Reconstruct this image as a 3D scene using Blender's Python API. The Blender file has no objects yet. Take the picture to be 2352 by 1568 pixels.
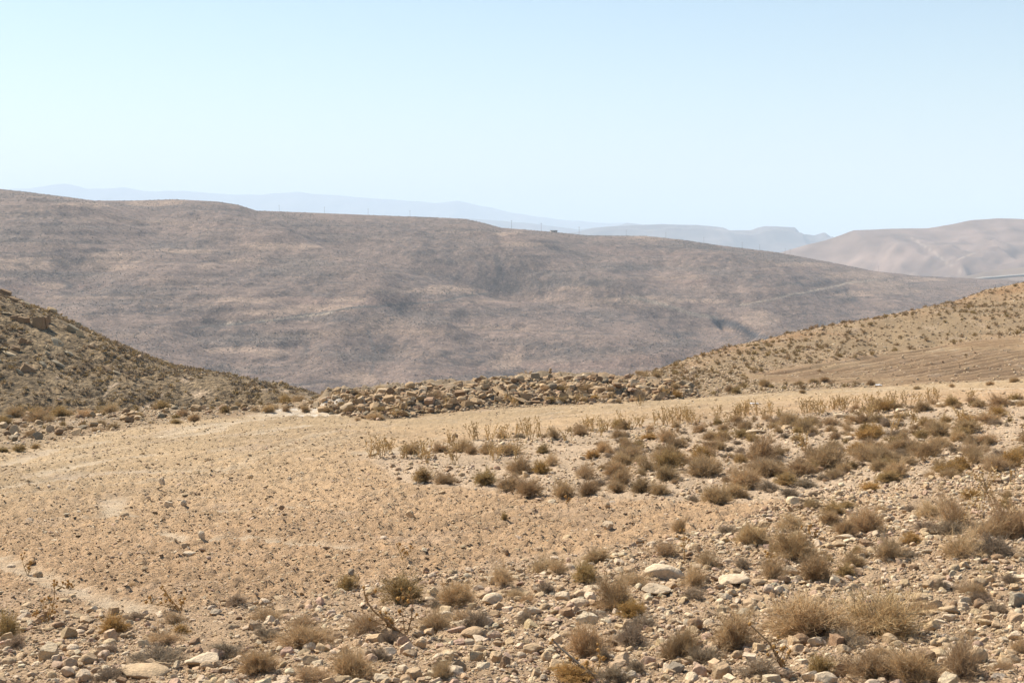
import bpy, math, random
import numpy as np
from mathutils import Vector, Matrix

# ------------------------------------------------------------------ camera, sky, sun, exposure
SC = bpy.context.scene
COL = SC.collection
LENS = 50.0
W0, H0 = 2352.0, 1568.0              # the grid in which the photograph was measured
F = W0 * LENS / 36.0
HORIZ = 556.0
PITCH = math.atan((H0 / 2 - HORIZ) / F)
CP, SP = math.cos(PITCH), math.sin(PITCH)

cam_d = bpy.data.cameras.new("camera")
cam = bpy.data.objects.new("camera", cam_d)
COL.objects.link(cam)
cam_d.lens = LENS
cam_d.sensor_width = 36.0
cam_d.clip_start = 0.1
cam_d.clip_end = 60000
cam.location = (0, 0, 0)
cam.rotation_euler = (math.pi / 2 - PITCH, 0, 0)
SC.camera = cam

SUN_AZ, SUN_EL = math.radians(-52), math.radians(46)
world = bpy.data.worlds.new("World")
SC.world = world
world.use_nodes = True
wn = world.node_tree
bg = wn.nodes["Background"]
sky = wn.nodes.new("ShaderNodeTexSky")
sky.sky_type = 'NISHITA'
sky.sun_disc = False
sky.sun_elevation = SUN_EL
sky.sun_rotation = SUN_AZ % (2 * math.pi)
sky.altitude = 300
sky.air_density = 1.3
sky.dust_density = 0.5
sky.ozone_density = 3.0
wn.links.new(sky.outputs[0], bg.inputs[0])
bg.inputs[1].default_value = 0.075

sun_d = bpy.data.lights.new("sun", 'SUN')
sun = bpy.data.objects.new("sun", sun_d)
COL.objects.link(sun)
sun_d.energy = 5.0
sun_d.angle = math.radians(0.53)
sun_d.color = (1.0, 0.93, 0.82)
SD = Vector((math.sin(SUN_AZ) * math.cos(SUN_EL), math.cos(SUN_AZ) * math.cos(SUN_EL), math.sin(SUN_EL)))
sun.rotation_euler = SD.to_track_quat('Z', 'Y').to_euler()

SC.view_settings.view_transform = 'Standard'
SC.view_settings.look = 'None'
SC.view_settings.gamma = 1.0
SC.view_settings.exposure = 0.86
SC.cycles.use_denoising = True
SC.cycles.max_bounces = 6
SC.cycles.diffuse_bounces = 3
SC.cycles.transparent_max_bounces = 8
SC.cycles.volume_bounces = 2

HAZE_DENSITY = 1.15e-4

# ------------------------------------------------------------------ helpers
rng = np.random.default_rng(7)


def pix_dir(px, py):
    a = (np.asarray(px, float) - W0 / 2) / F
    b = (H0 / 2 - np.asarray(py, float)) / F
    dy = CP + b * SP
    return a / dy, (-SP + b * CP) / dy        # x per metre of depth, z per metre of depth


def at(px, py, Y):
    sx, sz = pix_dir(px, py)
    return np.array([sx * Y, Y, sz * Y])


def project(x, y, z):
    c = y * CP - z * SP
    u = y * SP + z * CP
    return W0 / 2 + F * x / c, H0 / 2 - F * u / c


_perm = np.random.default_rng(3).permutation(256)
_perm = np.concatenate([_perm, _perm])
_ang = np.random.default_rng(4).uniform(0, 2 * np.pi, 256)
_gx, _gy = np.cos(_ang), np.sin(_ang)


def perlin(x, y):
    x = np.asarray(x, float); y = np.asarray(y, float)
    xi = np.floor(x).astype(np.int64); yi = np.floor(y).astype(np.int64)
    xf = x - xi; yf = y - yi
    xi &= 255; yi &= 255
    u = xf * xf * xf * (xf * (xf * 6 - 15) + 10)
    v = yf * yf * yf * (yf * (yf * 6 - 15) + 10)

    def g(ix, iy, fx, fy):
        h = _perm[_perm[ix & 255] + (iy & 255)]
        return _gx[h] * fx + _gy[h] * fy
    n00 = g(xi, yi, xf, yf); n10 = g(xi + 1, yi, xf - 1, yf)
    n01 = g(xi, yi + 1, xf, yf - 1); n11 = g(xi + 1, yi + 1, xf - 1, yf - 1)
    return (n00 * (1 - u) + n10 * u) * (1 - v) + (n01 * (1 - u) + n11 * u) * v


def fbm(x, y, o=4, gain=0.5):
    s = 0; a = 1.0; f = 1.0
    for i in range(o):
        s = s + a * perlin(x * f + 17.3 * i, y * f - 9.1 * i)
        a *= gain; f *= 2.03
    return s


def ridged(x, y, o=4):
    s = 0; a = 1.0; f = 1.0
    for i in range(o):
        s = s + a * (1 - 2 * np.abs(perlin(x * f + 31.7 * i, y * f + 5.3 * i)))
        a *= 0.5; f *= 2.1
    return s


def sstep(a, b, x):
    t = np.clip((x - a) / (b - a), 0, 1)
    return t * t * (3 - 2 * t)


def mesh_from(name, verts, faces=None, tris=None, quads=None):
    me = bpy.data.meshes.new(name)
    verts = np.asarray(verts, np.float32).reshape(-1, 3)
    idx = []; starts = []; off = 0
    for arr, k in ((tris, 3), (quads, 4)):
        if arr is not None and len(arr):
            arr = np.asarray(arr, np.int32).reshape(-1, k)
            idx.append(arr.ravel())
            starts.append(off + np.arange(len(arr), dtype=np.int32) * k)
            off += arr.size
    idx = np.concatenate(idx); starts = np.concatenate(starts)
    me.vertices.add(len(verts)); me.vertices.foreach_set("co", verts.ravel())
    me.loops.add(len(idx)); me.loops.foreach_set("vertex_index", idx)
    me.polygons.add(len(starts)); me.polygons.foreach_set("loop_start", starts)
    me.update(calc_edges=True)
    me.validate()
    return me


def smooth(me):
    me.shade_smooth()
    return me


def vcol(me, name, rgb):
    a = me.attributes.new(name, 'FLOAT_COLOR', 'POINT')
    c = np.ones((len(me.vertices), 4), np.float32)
    c[:, :3] = rgb
    a.data.foreach_set("color", c.ravel())


def add(name, me, mat=None, parent=None):
    o = bpy.data.objects.new(name, me)
    COL.objects.link(o)
    if mat is not None and not me.materials:
        me.materials.append(mat)
    if parent is not None:
        o.parent = parent
    return o


def tag(o, label=None, cat=None, group=None, kind=None):
    if label: o["label"] = label
    if cat: o["category"] = cat
    if group: o["group"] = group
    if kind: o["kind"] = kind
    elif cat: o["kind"] = "thing"
    return o


# ------------------------------------------------------------------ materials
def new_mat(name):
    m = bpy.data.materials.new(name); m.use_nodes = True
    nt = m.node_tree; nt.nodes.clear()
    out = nt.nodes.new("ShaderNodeOutputMaterial")
    b = nt.nodes.new("ShaderNodeBsdfPrincipled")
    b.inputs["Roughness"].default_value = 0.95
    b.inputs["Specular IOR Level"].default_value = 0.15
    nt.links.new(b.outputs[0], out.inputs[0])
    return m, nt, b, out


def noise(nt, scale, detail=4, rough=0.55, coord=None, dims='3D'):
    n = nt.nodes.new("ShaderNodeTexNoise")
    n.inputs["Scale"].default_value = scale
    n.inputs["Detail"].default_value = detail
    n.inputs["Roughness"].default_value = rough
    if coord is not None:
        nt.links.new(coord, n.inputs["Vector"])
    return n.outputs["Fac"]


def maprange(nt, src, a, b, c, d):
    n = nt.nodes.new("ShaderNodeMapRange")
    n.inputs[1].default_value = a; n.inputs[2].default_value = b
    n.inputs[3].default_value = c; n.inputs[4].default_value = d
    nt.links.new(src, n.inputs[0])
    return n.outputs[0]


def mul(nt, a, b):
    n = nt.nodes.new("ShaderNodeMath"); n.operation = 'MULTIPLY'
    nt.links.new(a, n.inputs[0])
    if hasattr(b, "is_linked"): nt.links.new(b, n.inputs[1])
    else: n.inputs[1].default_value = b
    return n.outputs[0]


def mixc(nt, fac, a, b, mode='MIX'):
    n = nt.nodes.new("ShaderNodeMix"); n.data_type = 'RGBA'; n.blend_type = mode
    for s, v in ((n.inputs[0], fac), (n.inputs[6], a), (n.inputs[7], b)):
        if hasattr(v, "is_linked"): nt.links.new(v, s)
        elif isinstance(v, (int, float)): s.default_value = v
        else: s.default_value = (*v, 1)
    return n.outputs[2]


def scalec(nt, col, fac):
    n = nt.nodes.new("ShaderNodeVectorMath"); n.operation = 'SCALE'
    nt.links.new(col, n.inputs[0]); nt.links.new(fac, n.inputs["Scale"])
    return n.outputs[0]


def geo_pos(nt):
    return nt.nodes.new("ShaderNodeNewGeometry").outputs["Position"]


def attr(nt, name, typ='GEOMETRY'):
    n = nt.nodes.new("ShaderNodeAttribute"); n.attribute_name = name; n.attribute_type = typ
    return n.outputs["Color"]


def bump(nt, b, h, dist, strength=1.0):
    n = nt.nodes.new("ShaderNodeBump")
    n.inputs["Distance"].default_value = dist; n.inputs["Strength"].default_value = strength
    nt.links.new(h, n.inputs["Height"]); nt.links.new(n.outputs[0], b.inputs["Normal"])


def terrain_mat(name, scales, specks, bscale, bdist):
    m, nt, b, _ = new_mat(name)
    p = geo_pos(nt)
    c = attr(nt, "albedo")
    for s, (lo, hi) in scales:
        c = scalec(nt, c, maprange(nt, noise(nt, s, 3, 0.6, p), 0.3, 0.7, lo, hi))
    for s, lo, hi, k in specks:                       # separate low shrubs and pale stones
        c = scalec(nt, c, maprange(nt, noise(nt, s, 1, 0.5, p), lo, hi, 1.0, k))
    nt.links.new(c, b.inputs["Base Color"])
    if bscale:
        bump(nt, b, noise(nt, bscale, 6, 0.65, p), bdist)
    return m


M_GROUND = terrain_mat("sandy_ground", [(45, (0.80, 1.18)), (6, (0.86, 1.12)), (0.8, (0.92, 1.06))], (), 26, 0.06)
M_LEFT = terrain_mat("scrub_hillside", [(2.6, (0.5, 1.45)), (0.5, (0.75, 1.25))], ((1.7, .54, .62, .55), (2.3, .60, .68, 1.45)), 2.2, 0.6)
M_FAR = terrain_mat("distant_scrub_hill", [(0.42, (0.5, 1.5)), (0.11, (0.74, 1.26)), (0.03, (0.88, 1.12))], ((0.42, .53, .60, .60), (0.27, .56, .63, .72), (0.47, .62, .68, 1.5)), 0.45, 1.1)
M_HAZY = terrain_mat("bare_mountain", [(0.012, (0.8, 1.2)), (0.003, (0.85, 1.15))], (), 0, 0)


def stone_mat(name, typ):
    m, nt, b, _ = new_mat(name)
    c = attr(nt, "tint", typ)
    p = geo_pos(nt)
    c = scalec(nt, c, maprange(nt, noise(nt, 28, 4, 0.6, p), 0.3, 0.7, 0.74, 1.22))
    rust = maprange(nt, noise(nt, 7, 3, 0.6, p), 0.52, 0.72, 0, 0.5)
    c = mixc(nt, rust, c, (0.36, 0.23, 0.13))
    nt.links.new(c, b.inputs["Base Color"])
    b.inputs["Roughness"].default_value = 0.85
    b.inputs["Specular IOR Level"].default_value = 0.25
    bump(nt, b, noise(nt, 35, 6, 0.65, p), 0.02)
    return m


M_STONE = stone_mat("limestone", 'OBJECT')
M_STONE_G = stone_mat("limestone_gravel", 'GEOMETRY')


def twig_mat(name, typ, trans=0.25):
    m, nt, b, out = new_mat(name)
    c = attr(nt, "tint", typ)
    v = attr(nt, "shade", 'GEOMETRY')
    c = mixc(nt, 1.0, c, v, 'MULTIPLY')
    nt.links.new(c, b.inputs["Base Color"])
    t = nt.nodes.new("ShaderNodeBsdfTranslucent"); nt.links.new(c, t.inputs[0])
    mx = nt.nodes.new("ShaderNodeMixShader"); mx.inputs[0].default_value = trans
    nt.links.new(b.outputs[0], mx.inputs[1]); nt.links.new(t.outputs[0], mx.inputs[2])
    nt.links.new(mx.outputs[0], out.inputs[0])
    return m


M_TWIG = twig_mat("dry_twigs", 'OBJECT')
M_TWIG_G = twig_mat("dry_scrub", 'GEOMETRY')
M_STEM = twig_mat("woody_stems", 'OBJECT', 0.0)


def flat_mat(name, rgb, rough=0.8, var=0.15, scale=3.0):
    m, nt, b, _ = new_mat(name)
    p = geo_pos(nt)
    f = maprange(nt, noise(nt, scale, 3, 0.5, p), 0.3, 0.7, 1 - var, 1 + var)
    n = nt.nodes.new("ShaderNodeRGB"); n.outputs[0].default_value = (*rgb, 1)
    nt.links.new(scalec(nt, n.outputs[0], f), b.inputs["Base Color"])
    b.inputs["Roughness"].default_value = rough
    return m


# ------------------------------------------------------------------ terrain sheets
class Terrain:
    """A height field on a grid that is finer near the viewer's hill; control points fix it."""
    C = 8.0

    def __init__(self, pts, t0, t1, nt_, y0, y1, ny, lam=1e-4):
        P = np.array(pts, float)
        self.t0, self.t1, self.nt = t0, t1, nt_
        self.r0, self.r1, self.ny = math.log(y0 + self.C), math.log(y1 + self.C), ny
        th = P[:, 0] / (P[:, 1] + self.C); ro = np.log(P[:, 1] + self.C)
        self.k = np.stack([th, ro], 1)
        q = P[:, 2] / (P[:, 1] + self.C)
        n = len(P)
        D = np.linalg.norm(self.k[:, None] - self.k[None], axis=2)
        A = np.zeros((n + 3, n + 3))
        A[:n, :n] = self.ker(D) + lam * np.eye(n)
        A[:n, n] = 1; A[:n, n + 1:] = self.k
        A[n, :n] = 1; A[n + 1:, :n] = self.k.T
        self.w = np.linalg.solve(A, np.concatenate([q, np.zeros(3)]))
        T, R = np.meshgrid(np.linspace(t0, t1, nt_), np.linspace(self.r0, self.r1, ny))
        self.T, self.R = T, R
        self.Yg = np.exp(R) - self.C
        self.Xg = T * np.exp(R)
        # coarse evaluation then bilinear, the spline is smooth
        q = 5
        tc = np.linspace(t0, t1, nt_ // q); rc = np.linspace(self.r0, self.r1, ny // q)
        TC, RC = np.meshgrid(tc, rc)
        K = self.ev(TC.ravel(), RC.ravel()).reshape(TC.shape)
        self.H = self.up(len(rc), ny) @ K @ self.up(len(tc), nt_).T * np.exp(R)

    @staticmethod
    def up(n, m):
        """cubic interpolation matrix from n to m samples"""
        x = np.linspace(0, n - 1, m); i = np.minimum(x.astype(int), n - 2); t = x - i
        W = np.zeros((m, n)); r = np.arange(m)
        for k, w in ((-1, -.5 * t ** 3 + t ** 2 - .5 * t), (0, 1.5 * t ** 3 - 2.5 * t ** 2 + 1), (1, -1.5 * t ** 3 + 2 * t ** 2 + .5 * t), (2, .5 * t ** 3 - .5 * t ** 2)):
            np.add.at(W, (r, np.clip(i + k, 0, n - 1)), w)
        return W

    @staticmethod
    def ker(d):
        return np.where(d > 0, d * d * np.log(np.maximum(d, 1e-9)), 0)

    def ev(self, th, ro):
        out = np.empty(len(th))
        for i in range(0, len(th), 20000):
            s = slice(i, i + 20000)
            D = np.sqrt((th[s, None] - self.k[None, :, 0]) ** 2 + (ro[s, None] - self.k[None, :, 1]) ** 2)
            out[s] = self.ker(D) @ self.w[:-3] + self.w[-3] + self.w[-2] * th[s] + self.w[-1] * ro[s]
        return out

    def z(self, x, y):
        x = np.asarray(x, float); y = np.asarray(y, float)
        e = np.maximum(y + self.C, 0.5)
        i = np.clip((x / e - self.t0) / (self.t1 - self.t0) * (self.nt - 1), 0, self.nt - 1.001)
        j = np.clip((np.log(e) - self.r0) / (self.r1 - self.r0) * (self.ny - 1), 0, self.ny - 1.001)
        i0 = i.astype(int); j0 = j.astype(int); fi = i - i0; fj = j - j0
        H = self.H
        return (H[j0, i0] * (1 - fi) + H[j0, i0 + 1] * fi) * (1 - fj) + (H[j0 + 1, i0] * (1 - fi) + H[j0 + 1, i0 + 1] * fi) * fj

    def hit(self, px, py, ya=None, yb=None):
        sx, sz = pix_dir(px, py)
        Y = np.exp(np.linspace(math.log((ya or math.exp(self.r0) - self.C) + 0.0), math.log(yb or math.exp(self.r1) - self.C), 1500))
        below = sz * Y < self.z(sx * Y, Y)
        if not below.any():
            return None
        k = int(np.argmax(below))
        if k:
            a, b = Y[k - 1], Y[k]
            for _ in range(12):
                m = (a + b) / 2
                if sz * m < self.z(sx * m, m): b = m
                else: a = m
            y = b
        else:
            y = Y[0]
        return np.array([sx * y, y, float(self.z(sx * y, y))])

    def skyline(self, px, py0, py1, ya, yb, step=0.5):
        p = py0
        while p < py1:
            h = self.hit(px, p, ya, yb)
            if h is not None:
                return h, p
            p += step
        return self.hit(px, py1, ya, yb), py1

    def fit_sky(self, ridge, y0, band, blend=None, its=4):
        """raise or lower the crest so that it follows the surveyed ridge"""
        rx = [r[0] for r in ridge]; ry = [r[1] for r in ridge]
        for _ in range(its):
            px, py = project(self.Xg, np.maximum(self.Yg, 1), self.H)
            py = np.where(self.Yg < y0, 1e6, py)
            j = np.argmin(py, 0); c = np.arange(self.nt)
            cur = py[j, c]; want = np.interp(px[j, c], rx, ry)
            k = 1.0 if blend is None else sstep(blend[0], blend[1], px[j, c])
            w = 1 - sstep(0, band, py - cur[None])
            w = np.where(np.arange(self.ny)[:, None] > j[None], 1, w) * (self.Yg >= y0)
            self.H -= w * ((want - cur) * k)[None] * self.Yg / F

    def mesh(self, name):
        v = np.stack([self.Xg, self.Yg, self.H], 2).reshape(-1, 3)
        i = np.arange(self.ny * self.nt).reshape(self.ny, self.nt)
        q = np.stack([i[:-1, :-1], i[:-1, 1:], i[1:, 1:], i[1:, :-1]], 2).reshape(-1, 4)
        return smooth(mesh_from(name, v, quads=q))


def seg_dist(X, Y, pts):
    """distance to a polyline, and length along it"""
    best = np.full(X.shape, 1e9); along = np.zeros(X.shape); s0 = 0.0
    side = np.ones(X.shape)
    for (ax, ay), (bx, by) in zip(pts[:-1], pts[1:]):
        dx, dy = bx - ax, by - ay; L = math.hypot(dx, dy)
        t = np.clip(((X - ax) * dx + (Y - ay) * dy) / (L * L), 0, 1)
        d = np.hypot(X - ax - t * dx, Y - ay - t * dy)
        m = d < best
        best = np.where(m, d, best); along = np.where(m, s0 + t * L, along)
        side = np.where(m, np.sign(dx * (Y - ay) - dy * (X - ax)), side)
        s0 += L
    return best, along, side


def inside(px, py, poly):
    px = np.asarray(px, float); py = np.asarray(py, float)
    r = np.zeros(px.shape, bool)
    n = len(poly)
    for i in range(n):
        x1, y1 = poly[i]; x2, y2 = poly[(i + 1) % n]
        c = ((y1 > py) != (y2 > py))
        xx = (x2 - x1) * (py - y1) / ((y2 - y1) if y2 != y1 else 1e-9) + x1
        r ^= c & (px < xx)
    return r


# ---- the near ground: rocky foreground, ploughed field, shrub slope, right hill
cols = {
    0: [(1568, 9.5), (1450, 11.7), (1350, 14), (1250, 17.5), (1150, 23), (1080, 29.5), (1038, 35), (1000, 40), (968, 45)],
    400: [(1568, 9.2), (1400, 12.5), (1200, 20), (1080, 29), (1020, 36), (980, 42), (955, 47)],
    640: [(960, 47), (944, 50)],
    780: [(1200, 19), (1050, 30.5), (965, 47), (950, 50), (918, 57)],
    900: [(962, 48.5), (902, 59)],
    1050: [(943, 50.5), (892, 60)],
    1176: [(1568, 9), (1470, 10.8), (1378, 13), (1263, 16.5), (1148, 22), (1056, 29), (990, 38), (945, 48), (935, 51), (882, 61.5)],
    1300: [(928, 52.5), (876, 62.5)],
    1410: [(924, 53.5), (873, 65)],
    1500: [(1568, 8.8), (1400, 12.2), (1260, 16), (1130, 22), (1050, 28), (1000, 33.5), (960, 40), (930, 49), (918, 54), (852, 76)],
    1600: [(912, 56), (862, 70), (817, 88)],
    1760: [(990, 33), (925, 46), (900, 58), (860, 74), (780, 98)],
    1880: [(754, 105)],
    2000: [(1568, 8.6), (1400, 12), (1250, 16), (1130, 21), (1030, 28), (960, 35), (930, 39.5), (905, 48), (890, 58), (860, 70), (800, 90), (733, 112)],
    2200: [(692, 124)],
    2352: [(1568, 8.5), (1400, 11.8), (1250, 15.5), (1100, 21), (1000, 27), (940, 33), (912, 37), (885, 50), (870, 57), (820, 75), (775, 90), (700, 115), (650, 130)],
    2800: [(1250, 15), (1000, 26), (880, 45), (800, 75), (650, 120), (590, 140)],
    -450: [(1250, 17.5), (1100, 29), (1010, 40), (975, 46)],
}
ctrl = []
for px, rows in cols.items():
    for py, Y in rows:
        ctrl.append(at(px, py, Y))
for px, py, Y, k, drop in [(0, 968, 45, 1.6, .055), (-450, 975, 46, 1.6, .055), (400, 955, 47, 1.6, .055), (640, 944, 50, 1.6, .06), (780, 918, 57, 1.5, .06), (900, 902, 59, 1.5, .07),
                           (1050, 892, 60, 1.5, .08), (1176, 882, 61.5, 1.5, .08), (1300, 876, 62.5, 1.5, .08), (1410, 873, 65, 1.5, .08), (1500, 852, 76, 1.4, .08),
                           (1600, 817, 88, 1.35, .08), (1760, 780, 98, 1.3, .08), (1880, 754, 105, 1.3, .08), (2000, 733, 112, 1.3, .08), (2200, 692, 124, 1.3, .08), (2352, 650, 130, 1.3, .08), (2800, 590, 140, 1.3, .08)]:
    p = at(px, py, Y)
    ctrl.append([p[0] * k, Y * k, p[2] * k - drop * Y])
ctrl += [[0, 0, -1.6], [-4, 0, -1.9], [4, 0, -1.7], [0, -5, -1.1], [-6, 4, -2.5], [6, 4, -2.25], [6.5, 8.5, -2.72], [-7, 9, -3.1], [9, 14, -3.15], [-9.5, 14, -3.6], [-40, 190, -42], [0, 190, -42], [50, 190, -36], [90, 200, -25]]
near = Terrain(ctrl, -0.62, 0.66, 1150, -4, 205, 1150)
X, Y, H = near.Xg, near.Yg, near.H
smoothH = H.copy()

# field edge, plough lines and dusty tracks, all measured on the ground
def gpath(pp, T=None):
    out = []
    for a, b in pp:
        h = near.hit(a, b, 3, 180)
        if h is not None: out.append((h[0], h[1]))
    return out


FIELD_EDGE_P = [(-300, 1085), (0, 1038), (250, 990), (500, 960), (600, 948), (640, 941), (760, 942), (800, 956), (863, 967), (1068, 944), (1344, 928), (1598, 914), (1900, 894), (2352, 870)]
edge = gpath(FIELD_EDGE_P)
d_edge, along, _ = seg_dist(X, Y, edge)
PXg, PYg = project(X, np.maximum(Y, 2.0), H)
front_Y = np.interp(PXg, [p[0] for p in FIELD_EDGE_P], [p[1] for p in FIELD_EDGE_P])
SLOPE_P = [(830, 1045), (1000, 1020), (1200, 1000), (1600, 968), (2000, 938), (2352, 914), (2900, 880), (2900, 1150), (2352, 1090), (2000, 1130), (1700, 1155), (1300, 1140), (930, 1112)]
ROCKY_P = [(-600, 1440), (0, 1405), (400, 1400), (700, 1372), (900, 1330), (1150, 1295), (1500, 1245), (1700, 1190), (1850, 1130), (2000, 1110), (2352, 1060), (2900, 1000), (2900, 2600), (-600, 2600)]
PLOUGH_P = [(1690, 862), (1900, 832), (2120, 800), (2352, 770), (2700, 740), (2700, 870), (2352, 868), (2060, 885), (1900, 880), (1780, 880)]
RUBBLE_P = [(735, 918), (793, 903), (906, 893), (1031, 889), (1107, 879), (1264, 866), (1340, 872), (1440, 872), (1530, 878), (1600, 893), (1590, 912), (1480, 919), (1344, 925), (1207, 928), (1068, 941), (941, 955), (863, 964), (790, 952), (740, 946)]
in_rocky = inside(PXg, PYg, ROCKY_P) | (Y < 8)
in_slope = inside(PXg, PYg, SLOPE_P)
in_plough = inside(PXg, PYg, PLOUGH_P) & (Y > 40)
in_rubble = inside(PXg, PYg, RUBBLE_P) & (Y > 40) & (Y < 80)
in_field = (PYg > front_Y) & ~in_rocky & ~in_slope & (Y < 75)
beyond = (PYg <= front_Y) & ~in_plough & (Y > 30)


def blur(a, n=2):
    a = a.astype(float)
    for _ in range(n):
        a[1:-1] = (a[:-2] + 2 * a[1:-1] + a[2:]) / 4
        a[:, 1:-1] = (a[:, :-2] + 2 * a[:, 1:-1] + a[:, 2:]) / 4
    return a


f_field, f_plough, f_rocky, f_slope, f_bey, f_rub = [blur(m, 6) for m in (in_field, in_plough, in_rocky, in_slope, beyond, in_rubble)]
TRACKS = [([(-80, 1255), (0, 1283), (60, 1308), (150, 1345), (240, 1378), (330, 1402)], .20), ([(380, 1222), (430, 1240), (560, 1232), (700, 1246), (800, 1256)], .14),
          ([(262, 1142), (258, 1165), (262, 1180)], .25), ([(366, 1000), (500, 974), (610, 961)], .35), ([(393, 1004), (483, 990), (533, 970)], .3),
          ([(0, 1070), (117, 1034), (240, 1012)], .3), ([(67, 1093), (200, 1063), (360, 1040)], .3), ([(500, 1032), (531, 1028)], .3), ([(0, 1120), (200, 1088), (420, 1078), (560, 1070)], .35),
          ([(600, 952), (700, 947), (800, 951)], .9), ([(585, 996), (640, 985), (700, 978)], .25), ([(150, 1190), (420, 1178), (640, 1165), (760, 1160)], .18),
          ([(860, 1040), (1100, 1010), (1300, 992), (1500, 968)], .5), ([(1700, 908), (2000, 897), (2352, 893)], 0.8)]
pale = np.zeros(X.shape)
groove = np.zeros(X.shape)
for pp, wd in TRACKS:
    pl = gpath(pp)
    if len(pl) > 1:
        d, a_, _s = seg_dist(X, Y, pl)
        wv = wd * (1 + 0.6 * perlin(a_ * 1.7, d * 0 + wd * 31))
        m = 1 - sstep(wv * 0.35, wv * 1.35, d)
        pale = np.maximum(pale, m); groove = np.maximum(groove, m)
streak = fbm(d_edge * 1.1 + 0.5 * perlin(X * .3, Y * .3), along * 0.07, 3)
pale = np.clip(pale * np.where((PXg > 570) & (PXg < 820) & (PYg < 962), 1.2, .85) + f_field * sstep(0.05, 0.6, streak) * 0.6 * (PYg < 1180), 0, 1)

# relief: clods, furrows, tufts of raised earth
clod = fbm(X * 5.5, Y * 5.5, 4, .6)
lump = fbm(X * 1.1, Y * 1.1, 3)
big = fbm(X * 0.22, Y * 0.22, 3)
far_fade = np.exp(-((Y - 60).clip(0) / 60))
H += far_fade * (((0.030 + .034 * sstep(1000, 1100, PYg)) * f_field + 0.026 * f_rocky + 0.03 * f_slope + 0.02) * clod * (1 - .7 * groove) + 0.03 * lump) + 0.07 * big * sstep(6, 30, Y)
H -= 0.035 * groove
fur = np.sin(2 * np.pi * (d_edge + 0.16 * perlin(X * .6, Y * .6) + .05 * clod) / 0.50)
H += 0.030 * fur * f_field * (1 - sstep(5, 11, d_edge)) * sstep(500, 800, PXg) * sstep(-.5, .4, lump + .2) + 0.008 * fur * f_field * (1 - sstep(12, 26, d_edge))
pe = gpath([(1690, 862), (1900, 832), (2120, 800), (2352, 770)])
if len(pe) > 1:
    d_pl, al_pl, _s = seg_dist(X, Y, pe + [(pe[-1][0] + 40, pe[-1][1] + 14)])
    H += 0.11 * np.sin(2 * np.pi * (d_pl + 0.3 * perlin(X * .3, Y * .3)) / 1.15) * f_plough
H += f_rub * (0.20 + 0.42 * fbm(X * .9, Y * .9, 3))
H += f_bey * sstep(60, 90, Y) * 0.25 * fbm(X * .25, Y * .25, 4)

NEAR_RIDGE = [(1400, 868), (1460, 861), (1500, 852), (1600, 817), (1680, 795), (1760, 779), (1820, 763), (1880, 752), (1960, 738), (2050, 722), (2120, 708), (2200, 690), (2270, 665), (2352, 648), (2600, 610), (2900, 580)]
near.fit_sky(NEAR_RIDGE, 55, 22, (1400, 1470))
H = near.H
# earth colours of each zone
c_sand = np.array([0.55, 0.375, 0.222]); c_field = np.array([0.565, 0.366, 0.203]); c_slope = np.array([0.60, 0.435, 0.28])
c_plough = np.array([0.40, 0.26, 0.143]); c_hill = np.array([0.365, 0.255, 0.145]); c_pale = np.array([0.655, 0.505, 0.335]); c_far = np.array([0.46, 0.34, 0.22])
alb = np.zeros(X.shape + (3,)) + c_sand


def lay(m, c):
    global alb
    alb = alb * (1 - m[..., None]) + m[..., None] * c


lay(f_field, c_field)
lay(f_field * (1 - sstep(2, 18, d_edge)) * .75, np.array([0.53, 0.385, 0.22]))
lay(f_slope, c_slope)
lay(f_bey, c_hill)
lay(f_rub * .85, np.array([0.33, 0.245, 0.155]))  # mound soil darkened to paint in the shadowed gaps between the stones
lay(np.clip(blur(f_plough, 14) * (1 + .8 * fbm(X * .25, Y * .25, 3)), 0, 1), c_plough)
lay(f_plough * sstep(.0, .5, fbm(X * .12, Y * .12, 3)) * .7, np.array([0.52, 0.37, 0.21]))
alb *= (1 + .22 * fbm(X * .11 + 3, Y * .11, 3) + .12 * fbm(X * .5, Y * .5, 3))[..., None]
rid = np.interp(PXg, [r[0] for r in NEAR_RIDGE], [r[1] for r in NEAR_RIDGE])
lay(f_bey * (Y > 60) * (PXg > 1440) * (1 - sstep(6, 34, PYg - rid)) * np.clip(.45 + .9 * fbm(X * .2, Y * .2, 3), 0, .8), np.array([0.34, 0.195, 0.095]))
PATCH = ((PXg - 705) / 105) ** 2 + ((PYg - 948) / 9) ** 2
lay((1 - sstep(.5, 1.3, PATCH)) * (Y > 35) * (Y < 60) * .9, np.array([0.80, 0.70, 0.57]))
lay(f_plough * np.clip(fbm(d_pl * 1.3, al_pl * .06, 3) * 1.6, 0, .75), np.array([0.24, 0.145, 0.078]))
lay(pale * np.clip(.85 + 1.0 * fbm(X * 2.3, Y * 2.3, 3), .15, 1), c_pale)
lay(f_bey * sstep(.1, .55, fbm(X * .3 + 9, Y * .3, 3)) * .5, np.array([0.42, 0.26, 0.14]))
lay(sstep(.15, .6, fbm(X * .55 + 3, Y * .55 + 8, 3)) * .35, np.array([0.58, 0.43, 0.30]))
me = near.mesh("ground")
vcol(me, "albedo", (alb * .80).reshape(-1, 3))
tag(add("ground", me, M_GROUND), "sandy stony ground with a ploughed field curving between scrub slopes", kind="structure")

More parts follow.
